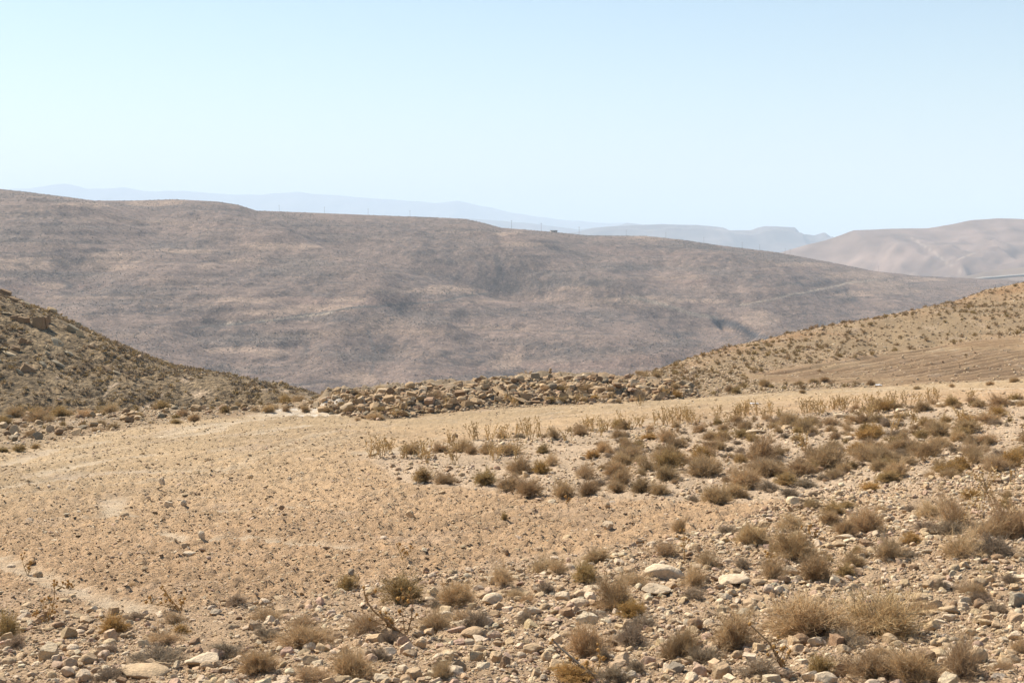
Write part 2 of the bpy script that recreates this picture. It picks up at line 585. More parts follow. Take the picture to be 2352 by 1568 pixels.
# ---- the scrubby hillside on the left, across a dip
lp = []
LEFT_RIDGE = [(-900, 470, 175), (-400, 560, 165), (0, 670, 150), (80, 702, 149), (130, 718, 147), (200, 757, 145), (300, 802, 142), (400, 840, 139), (520, 859, 135), (600, 874, 132), (650, 882, 130), (740, 907, 126), (800, 950, 122)]
for px, py, D in LEFT_RIDGE:
    p = at(px, py, D)
    lp.append(p)
    lp.append([p[0] * 1.05 + 4, D + 30, p[2] - 9]); lp.append([p[0] * 1.1 + 8, D + 70, p[2] - 24])
    f_ = at(px, 985, 118 - max(0, (px - 400)) * .01)
    lp.append(f_)
    t = 0.55
    m = p * (1 - t) + f_ * t
    lp.append([m[0], m[1], m[2] - 0.3])
    lp.append([f_[0], 98, f_[2] - 5])
lefth = Terrain(lp, -0.72, 0.02, 620, 96, 235, 420, lam=1e-5)
X, Y, H = lefth.Xg, lefth.Yg, lefth.H
# strata that dip to the right: steps along tilted beds
bed = H * 1.0 + 0.42 * X - 0.1 * Y
stp = bed / 1.9 + .5 * fbm(X * .05, Y * .05, 3)
saw = (stp - np.floor(stp))
mask = sstep(-.1, .5, fbm(X * .06 + 4, Y * .06, 3) + .25 * sstep(-25, -45, X))
H += mask * 0.55 * (sstep(.0, .35, saw) - saw) + 0.35 * fbm(X * .35, Y * .35, 4) + .12 * fbm(X * 1.3, Y * 1.3, 2)
alb = np.zeros(X.shape + (3,)) + np.array([0.285, 0.20, 0.11])
lay(sstep(.05, .5, fbm(X * .13, Y * .13, 4)) * .6, np.array([0.20, 0.14, 0.075]))
lay(sstep(.05, .5, fbm(X * .2 + 8, Y * .12, 4)) * .55, np.array([0.38, 0.275, 0.16]))
PXl, PYl = project(X, Y, H)
lmask = np.zeros(X.shape)
for cx, cy, rx, ry in [(455, 905, 26, 10), (640, 893, 60, 6), (425, 873, 18, 7), (350, 930, 22, 5), (700, 905, 40, 6)]:
    k_ = np.exp(-(((PXl - cx) / rx) ** 2 + ((PYl - cy) / ry) ** 2)) * .85
    lmask = np.maximum(lmask, k_); lay(k_, np.array([0.56, 0.41, 0.27]))
for pp in [[(315, 945), (330, 935), (365, 925), (372, 905)], [(130, 870), (138, 860), (145, 857)], [(240, 910), (250, 890), (270, 880)]]:
    d, _, _ = seg_dist(PXl, PYl, pp)
    k_ = (1 - sstep(1.5, 5, d)) * .8
    lmask = np.maximum(lmask, k_); lay(k_, np.array([0.56, 0.41, 0.27]))
lefth.fit_sky(LEFT_RIDGE, 100, 40)
H = lefth.H
H += .10 * fbm(X * 1.1, Y * 1.1, 3)
me = lefth.mesh("hillside")
vcol(me, "albedo", (alb * .80).reshape(-1, 3))
tag(add("hillside", me, M_LEFT), "dark rocky scrub hillside dipping to the right", kind="structure")

# ---- the long brown hill across the valley
FAR_RIDGE = [(-600, 392, 1420), (-250, 412, 1450), (0, 434, 1480), (100, 446, 1490), (215, 461, 1510), (300, 461, 1530), (400, 458, 1540), (500, 463, 1545), (545, 470, 1550), (590, 484, 1580), (700, 488, 1620), (850, 494, 1640),
             (1000, 500, 1640), (1070, 503, 1640), (1110, 512, 1650), (1150, 523, 1670), (1260, 532, 1690), (1350, 541, 1700), (1480, 542, 1700), (1560, 550, 1710), (1640, 562, 1720), (1780, 579, 1750), (1900, 601, 1790),
             (2000, 621, 1830), (2100, 633, 1870), (2230, 639, 1920), (2352, 644, 1960), (2800, 660, 2050)]
fp = []
for px, py, D in FAR_RIDGE:
    p = at(px, py, D)
    fp.append(p)
    fp.append([p[0] * 1.1, D * 1.1, p[2] - 12]); fp.append([p[0] * 1.35, D * 1.35, p[2] - 90])
for px in (-600, 0, 300, 600, 900, 1200, 1500, 1800, 2100, 2500):
    rp = np.interp(px, [r[0] for r in FAR_RIDGE], [r[1] for r in FAR_RIDGE]); rD = np.interp(px, [r[0] for r in FAR_RIDGE], [r[2] for r in FAR_RIDGE])
    bot = 930; bD = 820 + 0.10 * px
    A = at(px, rp, rD); B = at(px, bot, bD)
    fp.append(B); fp.append(B * .8 + np.array([0, 0, -40]))
    for t, dz in ((.25, 3), (.5, -4), (.75, -3)):
        m = A * (1 - t) + B * t
        fp.append([m[0], m[1], m[2] + dz * (1 + .5 * math.sin(px * .011))])
fp += [[at(1700, 748, 1150)[0], 1150, at(1700, 748, 1150)[2]], [at(1770, 775, 1080)[0], 1080, at(1770, 775, 1080)[2] - 8]]
farh = Terrain(fp, -0.60, 0.56, 900, 560, 2600, 620, lam=1e-6)
X, Y, H = farh.Xg, farh.Yg, farh.H
PXf, PYf = project(X, Y, H)
ridge_py = np.interp(PXf, [r[0] for r in FAR_RIDGE], [r[1] for r in FAR_RIDGE])
amp = sstep(2, 60, PYf - ridge_py) * .9 + .1
xw = X + 60 * fbm(X / 500, Y / 500, 3); yw = Y + 60 * fbm(X / 500 + 7, Y / 500, 3)
H += amp * (7.0 * ridged(xw / 210 + 3, yw / 640, 4) + 3.5 * fbm(X / 140, Y / 140, 4) + 2.0 * fbm(X / 30, Y / 30, 3) + .6 * fbm(X / 9, Y / 9, 2))
for pp, wd, dp in [([(600, 500), (760, 545), (900, 590), (1060, 625), (1190, 665)], 45, 13), ([(1180, 665), (1400, 690), (1560, 720), (1650, 738), (1700, 752), (1790, 785)], 36, 12), ([(1480, 560), (1530, 640), (1620, 690), (1690, 750)], 40, 11),
                   ([(940, 735), (865, 790), (845, 850), (850, 900)], 22, 8), ([(700, 735), (690, 800), (760, 900)], 22, 7), ([(350, 475), (330, 540), (250, 590), (120, 640), (60, 690)], 40, 10), ([(500, 740), (520, 800), (620, 870)], 24, 7),
                   ([(1900, 625), (1950, 660), (2010, 690)], 30, 7), ([(1060, 740), (1150, 790), (1230, 850)], 24, 7), ([(1350, 560), (1300, 620), (1190, 665)], 40, 9),
                   ([(545, 485), (640, 560), (760, 620), (860, 700)], 60, -13), ([(1110, 520), (1240, 600), (1330, 670)], 60, -11), ([(1560, 565), (1700, 620), (1800, 700)], 50, -9), ([(200, 475), (230, 560), (420, 650)], 60, -9), ([(1655, 738), (1690, 748), (1715, 758), (1745, 771), (1790, 782)], 9, 9), ([(700, 770), (800, 740), (1000, 760)], 40, -7), ([(1260, 760), (1400, 800), (1480, 840)], 40, -7)]:
    wp = [h[:2] for h in (farh.hit(a, b, 700, 2400) for a, b in pp) if h is not None]
    d, al_, _ = seg_dist(X + 14 * fbm(X / 70, Y / 70, 3), Y, wp)
    H -= amp * dp * 1.0 * np.exp(-(d / wd) ** 2)
terr = H / 7.5 + 0.7 * fbm(X / 220, Y / 220, 3)
sw = terr - np.floor(terr)
tm = sstep(-.15, .45, fbm(X / 160 + 11, Y / 160, 3))
H += amp * tm * 1.8 * (sstep(0, .4, sw) - sw)
PXf, PYf = project(X, Y, H)
alb = np.zeros(X.shape + (3,)) + np.array([0.222, 0.154, 0.115])
# contour-hugging bands of scrub and soil
lay(sstep(.0, .5, fbm(X / 130, (H * 9 + Y * .25) / 95, 4)) * .5, np.array([0.128, 0.108, 0.090]))
lay(tm * (1 - sstep(.16, .30, sw)) * sstep(.02, .10, sw) * np.clip(.8 + 1.2 * fbm(X / 25, Y / 25, 3), 0, 1) * .5 * sstep(-.1, .3, fbm(X / 60 + 2, Y / 60, 3)), np.array([0.10, 0.083, 0.068]))
lay(sstep(.12, .55, fbm(X / 180 + 5, (H * 9 + Y * .2) / 60 + 3, 4)) * .4, np.array([0.285, 0.195, 0.13]))
lay(sstep(.2, .6, fbm(X / 240 + 15, (H * 9 + Y * .2) / 90 + 9, 3)) * .5, np.array([0.215, 0.135, 0.100]))
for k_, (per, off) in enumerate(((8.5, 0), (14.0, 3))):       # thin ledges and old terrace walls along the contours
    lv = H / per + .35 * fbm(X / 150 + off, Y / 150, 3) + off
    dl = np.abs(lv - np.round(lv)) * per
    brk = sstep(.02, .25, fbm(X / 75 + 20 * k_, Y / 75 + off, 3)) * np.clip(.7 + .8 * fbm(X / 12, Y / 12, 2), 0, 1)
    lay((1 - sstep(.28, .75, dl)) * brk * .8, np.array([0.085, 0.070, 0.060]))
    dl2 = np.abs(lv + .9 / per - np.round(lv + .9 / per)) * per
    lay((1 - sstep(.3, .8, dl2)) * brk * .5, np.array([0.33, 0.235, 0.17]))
jx = 40 * fbm(X / 70, Y / 110, 4); jy = 9 * fbm(X / 45 + 5, Y / 80, 4)
grain = fbm(X / 9, Y / 9, 3, .7)
DARK = [(70, 500, 90, 12), (480, 480, 120, 10), (640, 515, 110, 10), (420, 560, 110, 12), (100, 600, 80, 10), (250, 660, 120, 9), (330, 700, 130, 8), (360, 720, 100, 6), (140, 650, 60, 8), (560, 640, 90, 10), (700, 660, 110, 12),
        (980, 560, 110, 22), (900, 520, 90, 10), (1200, 640, 110, 22), (1130, 600, 90, 14), (1000, 640, 90, 10), (1330, 650, 80, 14), (1650, 600, 110, 12), (1720, 640, 80, 8), (1570, 570, 90, 8), (500, 760, 120, 9), (790, 738, 50, 9),
        (880, 800, 70, 18), (480, 840, 40, 14), (1050, 820, 120, 12), (1300, 800, 120, 14), (1450, 560, 90, 9), (1300, 560, 70, 8), (1960, 650, 80, 8), (1150, 720, 140, 8), (720, 800, 60, 14), (1180, 860, 100, 8)]
for cx, cy, rx, ry in DARK:
    e = ((PXf + jx - cx) / rx) ** 2 + ((PYf + jy - cy) / (ry * 1.7)) ** 2
    lay(np.exp(-e * e * .7) * np.clip(.36 + 1.3 * grain, .03, .9), np.array([0.108, 0.084, 0.070]))
PALE = [(260, 590, 75, 9), (640, 563, 90, 5), (700, 566, 60, 4), (250, 612, 90, 5), (60, 612, 70, 7), (60, 596, 90, 4), (110, 655, 40, 5), (480, 612, 28, 4), (740, 708, 110, 6), (620, 718, 70, 5), (640, 812, 45, 7), (540, 805, 90, 5),
        (1010, 664, 60, 6), (1080, 668, 50, 5), (1480, 690, 70, 8), (1540, 696, 50, 6), (1330, 664, 70, 4), (1620, 690, 60, 4), (1960, 632, 90, 7), (2010, 652, 80, 7), (2060, 668, 70, 5), (1960, 676, 60, 4), (2120, 640, 70, 4),
        (1210, 560, 60, 4), (1170, 532, 40, 4), (200, 470, 60, 5), (360, 462, 70, 4), (560, 600, 60, 3), (420, 576, 90, 3), (1740, 735, 40, 12), (880, 740, 60, 8), (560, 690, 90, 4), (1500, 545, 60, 4), (1850, 605, 70, 4), (790, 690, 50, 4), (1150, 830, 40, 14), (820, 870, 50, 12)]
for cx, cy, rx, ry in PALE:
    e = ((PXf + jx * .8 - cx) / rx) ** 2 + ((PYf + jy * .8 - cy) / (ry * 1.6)) ** 2
    lay((1 - sstep(.35, 1.3, e)) * np.clip(.95 - .4 * grain, .5, 1), np.array([0.325, 0.225, 0.158]))
for pp, wd, c in [([(860, 702), (700, 722), (560, 745), (440, 752)], 2.2, (.13, .11, .09)), ([(1120, 672), (1010, 690), (860, 704)], 1.8, (.13, .11, .09)), ([(520, 745), (760, 718)], 1.6, (.36, .28, .2)),
                  ([(1662, 742), (1690, 747), (1705, 756), (1730, 770)], 7, (.06, .056, .056)), ([(1730, 768), (1790, 778)], 4, (.09, .085, .085)), ([(850, 760), (862, 810), (850, 860)], 2.5, (.15, .12, .1)),
                  ([(1700, 700), (1760, 690), (1900, 660), (2010, 642)], 1.5, (.36, .28, .2)), ([(1440, 680), (1650, 734)], 3, (.3, .235, .17))]:
    d, _, _ = seg_dist(PXf + jx * .3, PYf + jy * .6, pp)
    lay((1 - sstep(wd * .6, wd * 1.6, d)) * .95, np.array(c))
farh.fit_sky(FAR_RIDGE, 700, 60)
me = farh.mesh("hill")
vcol(me, "albedo", (alb * .90).reshape(-1, 3))
tag(add("hill", me, M_FAR), "long brown scrub hill across the valley", kind="structure")


# ---- far ridges
def far_range(name, label, ridge, depth, base_z, thick, n, rows, seed, rough, rgb, pale_rgb, gully, cliff=0.0, ext=(-700, 3050), lines=()):
    xs = np.linspace(ext[0], ext[1], n)
    ry = np.interp(xs, [r[0] for r in ridge], [r[1] for r in ridge])
    ry = ry + rough * fbm(xs / 60 + seed, xs * 0 + seed * 3.1, 5)
    t = np.linspace(-1, 1, rows)
    T, XS = np.meshgrid(t, xs, indexing='ij')
    RY = np.broadcast_to(ry, T.shape)
    sx, sz = pix_dir(XS, RY)
    top = sz * depth
    Yd = depth + T * thick
    Xw = sx * depth * (1 + 0.25 * T * thick / depth)
    prof = 1 - np.abs(T) ** (1.15 if not cliff else 0.95)
    if cliff:
        prof = np.where(np.abs(T) < .12, 1 - .25 * np.abs(T) / .12, np.where(np.abs(T) < .2, .97 - cliff * (np.abs(T) - .12) / .08, (.97 - cliff) * (1 - (np.abs(T) - .2) / .8)))
    Z = base_z + (top - base_z) * prof
    sc = thick * .45
    g = ridged((Xw + .3 * Yd) / sc + seed, Yd / (sc * 2.2) + seed, 4)
    env = np.clip(np.abs(T) * 2.2, 0, 1) * (1 - np.abs(T)) * 2
    Z = Z - gully * np.clip(.9 - g * .6, 0, 1.2) * env * (T < 0) - np.where(T > 0, 1, 0) * gully * .6 * np.clip(T * 3, 0, 1)
    Z -= gully * .11 * np.clip(.9 - .6 * ridged((Xw - .5 * Yd) / (sc * .28) + seed, Yd / (sc * .7), 3), 0, 1.2) * env * (T < 0)
    Z += gully * .07 * fbm(Xw / (sc * .2), Yd / (sc * .2), 3) * env * (T < 0)
    v = np.stack([Xw, Yd, Z], 2).reshape(-1, 3)
    i = np.arange(rows * n).reshape(rows, n)
    q = np.stack([i[:-1, :-1], i[:-1, 1:], i[1:, 1:], i[1:, :-1]], 2).reshape(-1, 4)
    m_ = smooth(mesh_from(name, v, quads=q))
    k = sstep(-.2, .9, fbm(Xw / (sc * .5) + 3, (Z * 6 + Yd * .2) / sc, 4))[..., None]
    c_ = np.array(rgb) * (1 - k) + np.array(pale_rgb) * k
    if lines:
        qx, qy = project(Xw, Yd, Z)
        for pp, wd, cc in lines:
            d, _, _ = seg_dist(qx + 3 * fbm(Xw / 90, Yd / 90, 2), qy, pp)
            w_ = ((1 - sstep(wd * .4, wd * 1.4, d)) * .85)[..., None]
            c_ = c_ * (1 - w_) + w_ * np.array(cc)
    vcol(m_, "albedo", c_.reshape(-1, 3))
    return tag(add(name, m_, M_HAZY), label, kind="structure")


BASE = -175.0
far_range("bare_hill", "smooth pale lilac hill with a white gully", [(1500, 640), (1700, 610), (1790, 580), (1850, 562), (1900, 550), (1960, 528), (2050, 525), (2130, 524), (2180, 515), (2230, 505), (2290, 501), (2352, 503), (2600, 520), (3050, 560)],
          3700, BASE, 1200, 700, 240, 2.2, .8, (0.20, 0.142, 0.113), (0.275, 0.195, 0.152), 130,
          lines=[([(2095, 545), (2130, 570), (2155, 588), (2190, 612), (2215, 630)], 2.0, (.31, .235, .18)), ([(2240, 580), (2190, 600), (2170, 605)], 1.2, (.33, .25, .19))])
far_range("mesa", "flat topped blue mesa with stepped cliffs", [(900, 600), (1150, 560), (1330, 530), (1360, 523), (1400, 518), (1450, 516), (1520, 513), (1600, 515), (1660, 521), (1675, 528), (1725, 527), (1740, 521), (1758, 517.5), (1825, 520), (1838, 535), (1870, 539), (1893, 532), (1915, 548), (1990, 575), (2400, 600), (3050, 600)],
          8600, BASE, 2200, 900, 160, 5.1, .8, (0.12, 0.09, 0.08), (0.25, 0.185, 0.15), 150, cliff=.25)
far_range("mountain", "jagged low blue range before the pale mountains", [(-700, 530), (0, 520), (700, 505), (950, 496), (1050, 500), (1150, 506), (1250, 516), (1330, 527), (1420, 517), (1440, 511), (1470, 515), (1520, 530), (1700, 560), (3050, 590)],
          12000, BASE, 2200, 600, 100, 8.7, 1.6, (0.13, 0.10, 0.09), (0.2, 0.15, 0.13), 200)
far_range("mountain_range", "faint pale blue mountain range on the horizon", [(-700, 440), (60, 432), (150, 420), (180, 426), (200, 433), (290, 430), (330, 438), (420, 437), (520, 446), (600, 447), (680, 440), (740, 446), (900, 457), (1000, 466), (1050, 460), (1100, 470), (1180, 489), (1300, 505), (1400, 512), (1440, 510), (1470, 514), (1600, 535), (1900, 560), (3050, 600)],
          18500, BASE, 2600, 900, 100, 12.3, 2.2, (0.12, 0.10, 0.09), (0.2, 0.15, 0.13), 260)
far_range("low_hill", "low tan hill behind the brown hill's shoulder", [(1900, 680), (2150, 645), (2230, 630), (2280, 619), (2352, 612), (2500, 606), (3050, 610)],
          2700, -260, 500, 260, 80, 3.3, .8, (0.20, 0.15, 0.115), (0.27, 0.2, 0.15), 22)

# valley floor, out to the horizon
v = np.array([[-30000, 300, BASE - 5], [30000, 300, BASE - 5], [30000, 30000, BASE - 5], [-30000, 30000, BASE - 5]], float)
me = mesh_from("valley", v, quads=[[0, 1, 2, 3]]); vcol(me, "albedo", np.array([0.3, 0.22, 0.16]))
tag(add("valley", me, M_HAZY), "wide valley floor", kind="structure")

# a pale road on the low hill
pts = [at(x, y, 2420 + (x - 2240) * .4) for x, y in [(2236, 640), (2262, 636.5), (2290, 634.5), (2320, 632), (2352, 629.5), (2420, 627)]]
vs = []
for p in pts:
    vs += [p + np.array([0, -3, -.35]), p + np.array([0, 3, .35]), p + np.array([0, 6, -3.5]), p + np.array([0, -6, -3.5])]
q = []
for i in range(len(pts) - 1):
    for a, b in ((0, 1), (1, 2), (2, 3), (3, 0)):
        q.append([i * 4 + a, i * 4 + b, i * 4 + 4 + b, i * 4 + 4 + a])
me = mesh_from("road", vs, quads=q)
tag(add("road", me, flat_mat("gravel_road", (.36, .32, .27))), "pale gravel road on the low hill", kind="structure")


# ------------------------------------------------------------------ shapes: stones
def ico(sub):
    t = (1 + 5 ** .5) / 2
    v = [(-1, t, 0), (1, t, 0), (-1, -t, 0), (1, -t, 0), (0, -1, t), (0, 1, t), (0, -1, -t), (0, 1, -t), (t, 0, -1), (t, 0, 1), (-t, 0, -1), (-t, 0, 1)]
    f = [(0, 11, 5), (0, 5, 1), (0, 1, 7), (0, 7, 10), (0, 10, 11), (1, 5, 9), (5, 11, 4), (11, 10, 2), (10, 7, 6), (7, 1, 8), (3, 9, 4), (3, 4, 2), (3, 2, 6), (3, 6, 8), (3, 8, 9), (4, 9, 5), (2, 4, 11), (6, 2, 10), (8, 6, 7), (9, 8, 1)]
    v = [np.array(p) / np.linalg.norm(p) for p in v]
    for _ in range(sub):
        c = {}; nf = []

        def mid(a, b):
            k = (min(a, b), max(a, b))
            if k not in c:
                m = v[a] + v[b]; v.append(m / np.linalg.norm(m)); c[k] = len(v) - 1
            return c[k]
        for a, b, d in f:
            x, y, z = mid(a, b), mid(b, d), mid(d, a)
            nf += [(a, x, z), (b, y, x), (d, z, y), (x, y, z)]
        f = nf
    return np.array(v), np.array(f)


ICO = [ico(i) for i in range(4)]


def stone_shape(seed, sub, style):
    """unit stone, about one metre across; style round, angular, flat or block"""
    r = np.random.default_rng(seed)
    v, f = ICO[sub]
    v = v.copy()
    if style == 'round':
        cuts, dmin, dmax, sc = 5, .62, .85, (1, r.uniform(.65, .95), r.uniform(.5, .8))
    elif style == 'flat':
        cuts, dmin, dmax, sc = 7, .6, .8, (1, r.uniform(.6, .95), r.uniform(.25, .42))
    elif style == 'block':
        cuts, dmin, dmax, sc = 4, .6, .8, (1, r.uniform(.6, .9), r.uniform(.55, .85))
    else:
        cuts, dmin, dmax, sc = 9, .45, .75, (1, r.uniform(.6, .95), r.uniform(.45, .85))
    pl = []
    if style == 'block':
        R = np.linalg.qr(r.normal(size=(3, 3)) * .12 + np.eye(3))[0]
        for a in range(3):
            for s in (-1, 1):
                pl.append((R[a] * s + r.normal(size=3) * .08, r.uniform(.52, .66)))
    for _ in range(cuts):
        pl.append((r.normal(size=3), r.uniform(dmin, dmax)))
    for _ in range(2):
        for n, d in pl:
            n = n / np.linalg.norm(n)
            k = v @ n - d
            v = v - np.outer(np.maximum(k, 0) * .97, n)
    o = r.uniform(0, 50, 3)
    nz = perlin(v[:, 0] * 2.2 + o[0], v[:, 1] * 2.2 + v[:, 2] * 1.7 + o[1]) * .10 + perlin(v[:, 0] * 5 + o[1], v[:, 2] * 5 + v[:, 1] * 3 + o[2]) * .045
    v = v * (1 + nz[:, None] * (1.0 if sub > 1 else .6))
    v = v * np.array(sc)
    ext = v.max(0) - v.min(0)
    v = (v - (v.max(0) + v.min(0)) / 2) / ext[0]
    return v, f


STYLES = ['round', 'angular', 'flat', 'block']
HI = {s: [] for s in STYLES}
for si, s in enumerate(STYLES):
    for k in range(8):
        vv, ff = stone_shape(100 * si + k, 3, s)
        m_ = mesh_from("stone_" + s, vv, tris=ff); m_.materials.append(M_STONE)
        if s == 'round' or k % 2: smooth(m_)
        HI[s].append((m_, vv))
LO = {sub: {s: [stone_shape(100 * si + k + 50, sub, s) for k in range(6)] for si, s in enumerate(STYLES)} for sub in (0, 1, 2)}


def rot_mats(yaw, tx, ty):
    cz, sz_ = np.cos(yaw), np.sin(yaw); cx, sx_ = np.cos(tx), np.sin(tx); cy, sy_ = np.cos(ty), np.sin(ty)
    o = np.zeros_like(yaw); l = np.ones_like(yaw)
    Rz = np.stack([np.stack([cz, -sz_, o], 1), np.stack([sz_, cz, o], 1), np.stack([o, o, l], 1)], 1)
    Rx = np.stack([np.stack([l, o, o], 1), np.stack([o, cx, -sx_], 1), np.stack([o, sx_, cx], 1)], 1)
    Ry = np.stack([np.stack([cy, o, sy_], 1), np.stack([o, l, o], 1), np.stack([-sy_, o, cy], 1)], 1)
    return Rz @ Rx @ Ry


class Merge:
    def __init__(self): self.v = []; self.f = []; self.c = []; self.n = 0; self.extra = []

    def put(self, vv, ff, pos, R, scale, col, shade=None):
        n = len(pos)
        if n == 0: return
        V = np.einsum('nij,vj->nvi', R, vv) * (scale[:, None, None] if np.ndim(scale) == 1 else scale[:, None, :]) + pos[:, None, :]
        self.v.append(V.reshape(-1, 3))
        self.f.append((ff[None] + (np.arange(n) * len(vv))[:, None, None] + self.n).reshape(-1, 3))
        self.c.append(np.repeat(col, len(vv), 0))
        if shade is not None: self.extra.append(np.tile(shade, (n, 1)))
        self.n += n * len(vv)

    def done(self, name, mat, sm=True):
        m_ = mesh_from(name, np.concatenate(self.v), tris=np.concatenate(self.f))
        if sm: smooth(m_)
        vcol(m_, "tint", np.concatenate(self.c))
        if self.extra: vcol(m_, "shade", np.concatenate(self.extra))
        return add(name, m_, mat)


TONES = {'tan': (0.48, 0.335, 0.19), 'pale': (0.60, 0.46, 0.30), 'brown': (0.31, 0.195, 0.105), 'grey': (0.33, 0.265, 0.18), 'pinkish': (0.48, 0.32, 0.21)}
TONE_W = {'rocky': (.49, .34, .08, .01, .08), 'field': (.72, .14, .06, .01, .07), 'rubble': (.56, .14, .20, .06, .04)}


def tone_pick(r, zone, n):
    k = r.choice(5, n, p=TONE_W[zone])
    names = np.array(list(TONES))[k]
    col = np.array([TONES[x] for x in names]) * r.uniform(.84, 1.14, (n, 1)) * r.uniform(.97, 1.03, (n, 3))
    return names, col


# ------------------------------------------------------------------ scatter of stones
def scatter_stones():
    r = np.random.default_rng(21)
    out = []
    bands = [(6.5, 9, .010), (9, 12, .011), (12, 16, .014), (16, 22, .020), (22, 30, .028), (30, 42, .042), (42, 58, .062), (58, 80, .09), (80, 132, .14)]
    for ya, yb, smin in bands:
        half = lambda y: y * .40 + 3.0
        area = (half(ya) + half(yb)) * (yb - ya)
        # density of stones above smin for the densest zone
        A = 100 * (smin / .042) ** -2.0
        n = int(area * A)
        n = min(n, 90000)
        y = r.uniform(ya, yb, n); x = r.uniform(-1, 1, n) * half(y)
        s = smin * (r.uniform(1e-4, 1, n)) ** (-1 / 2.0)
        s = np.minimum(s, r.uniform(.06, .14, n) * np.where(r.uniform(0, 1, n) < .06, 1.5, 1))
        z = near.z(x, y)
        px, py = project(x, y, z)
        rocky = inside(px, py, ROCKY_P) | (y < 8)
        slope = inside(px, py, SLOPE_P)
        plough = inside(px, py, PLOUGH_P)
        fy = np.interp(px, [p[0] for p in FIELD_EDGE_P], [p[1] for p in FIELD_EDGE_P])
        field = (py > fy) & ~rocky & ~slope
        bey = (py <= fy)
        cl = fbm(x * .6, y * .6, 3)
        right = sstep(900, 2100, px)
        low = sstep(1380, 1520, py)
        dens = np.where(rocky, (.70 + .55 * right + .5 * low) * np.clip(.85 + 1.0 * cl, .15, 1.5), np.where(slope, .30 * np.clip(.7 + 1.4 * cl, .1, 2), np.where(field, .55 * np.clip(1 + .8 * cl, .3, 2), np.where(px > 1440, .6, .24))))
        dens = np.where(plough, .14, dens)
        dens = np.where(field & (s > .045), dens * (.035 / np.maximum(s, .035)) ** 1.9, dens)
        strip = field & (px > 900) & (py < 1010)
        dens = np.where(strip, dens * .35, dens)
        # swept tracks carry few stones
        pi = np.clip((x / (y + 8) - near.t0) / (near.t1 - near.t0) * (near.nt - 1), 0, near.nt - 1).astype(int)
        pj = np.clip((np.log(y + 8) - near.r0) / (near.r1 - near.r0) * (near.ny - 1), 0, near.ny - 1).astype(int)
        dens = dens * (1 - .85 * groove_near[pj, pi])
        keep = r.uniform(0, 1, n) < dens
        for arr in (0,):
            pass
        out.append(np.stack([x, y, z, s, px, py, rocky * 1.0, field * 1.0, slope * 1.0], 1)[keep])
    return np.concatenate(out)


groove_near = groove
ST = scatter_stones()

# boulders and notable stones of the photograph: centre-bottom pixel, width, height (in the measuring grid), style, tone, label
c1 = lambda X_, Y_: (X_ * .3332, 1091 + Y_ * .3332, .3332)
c2 = lambda X_, Y_: (784 + X_ * .3332, 1091 + Y_ * .3332, .3332)
c3 = lambda X_, Y_: (1568 + X_ * .3332, 1091 + Y_ * .3332, .3332)
c5 = lambda X_, Y_: (784 + X_ * .3332, 746.5 + Y_ * .3332, .3332)
c6 = lambda X_, Y_: (1568 + X_ * .3332, 631.7 + Y_ * .3332, .3332)
c4 = lambda X_, Y_: (X_ * .3332, 631.7 + Y_ * .3332, .3332)
ra = lambda X_, Y_: (746 + X_ * .1953, 850 + Y_ * .1953, .1953)
rb = lambda X_, Y_: (1148.5 + X_ * .1953, 832.6 + Y_ * .1953, .1953)

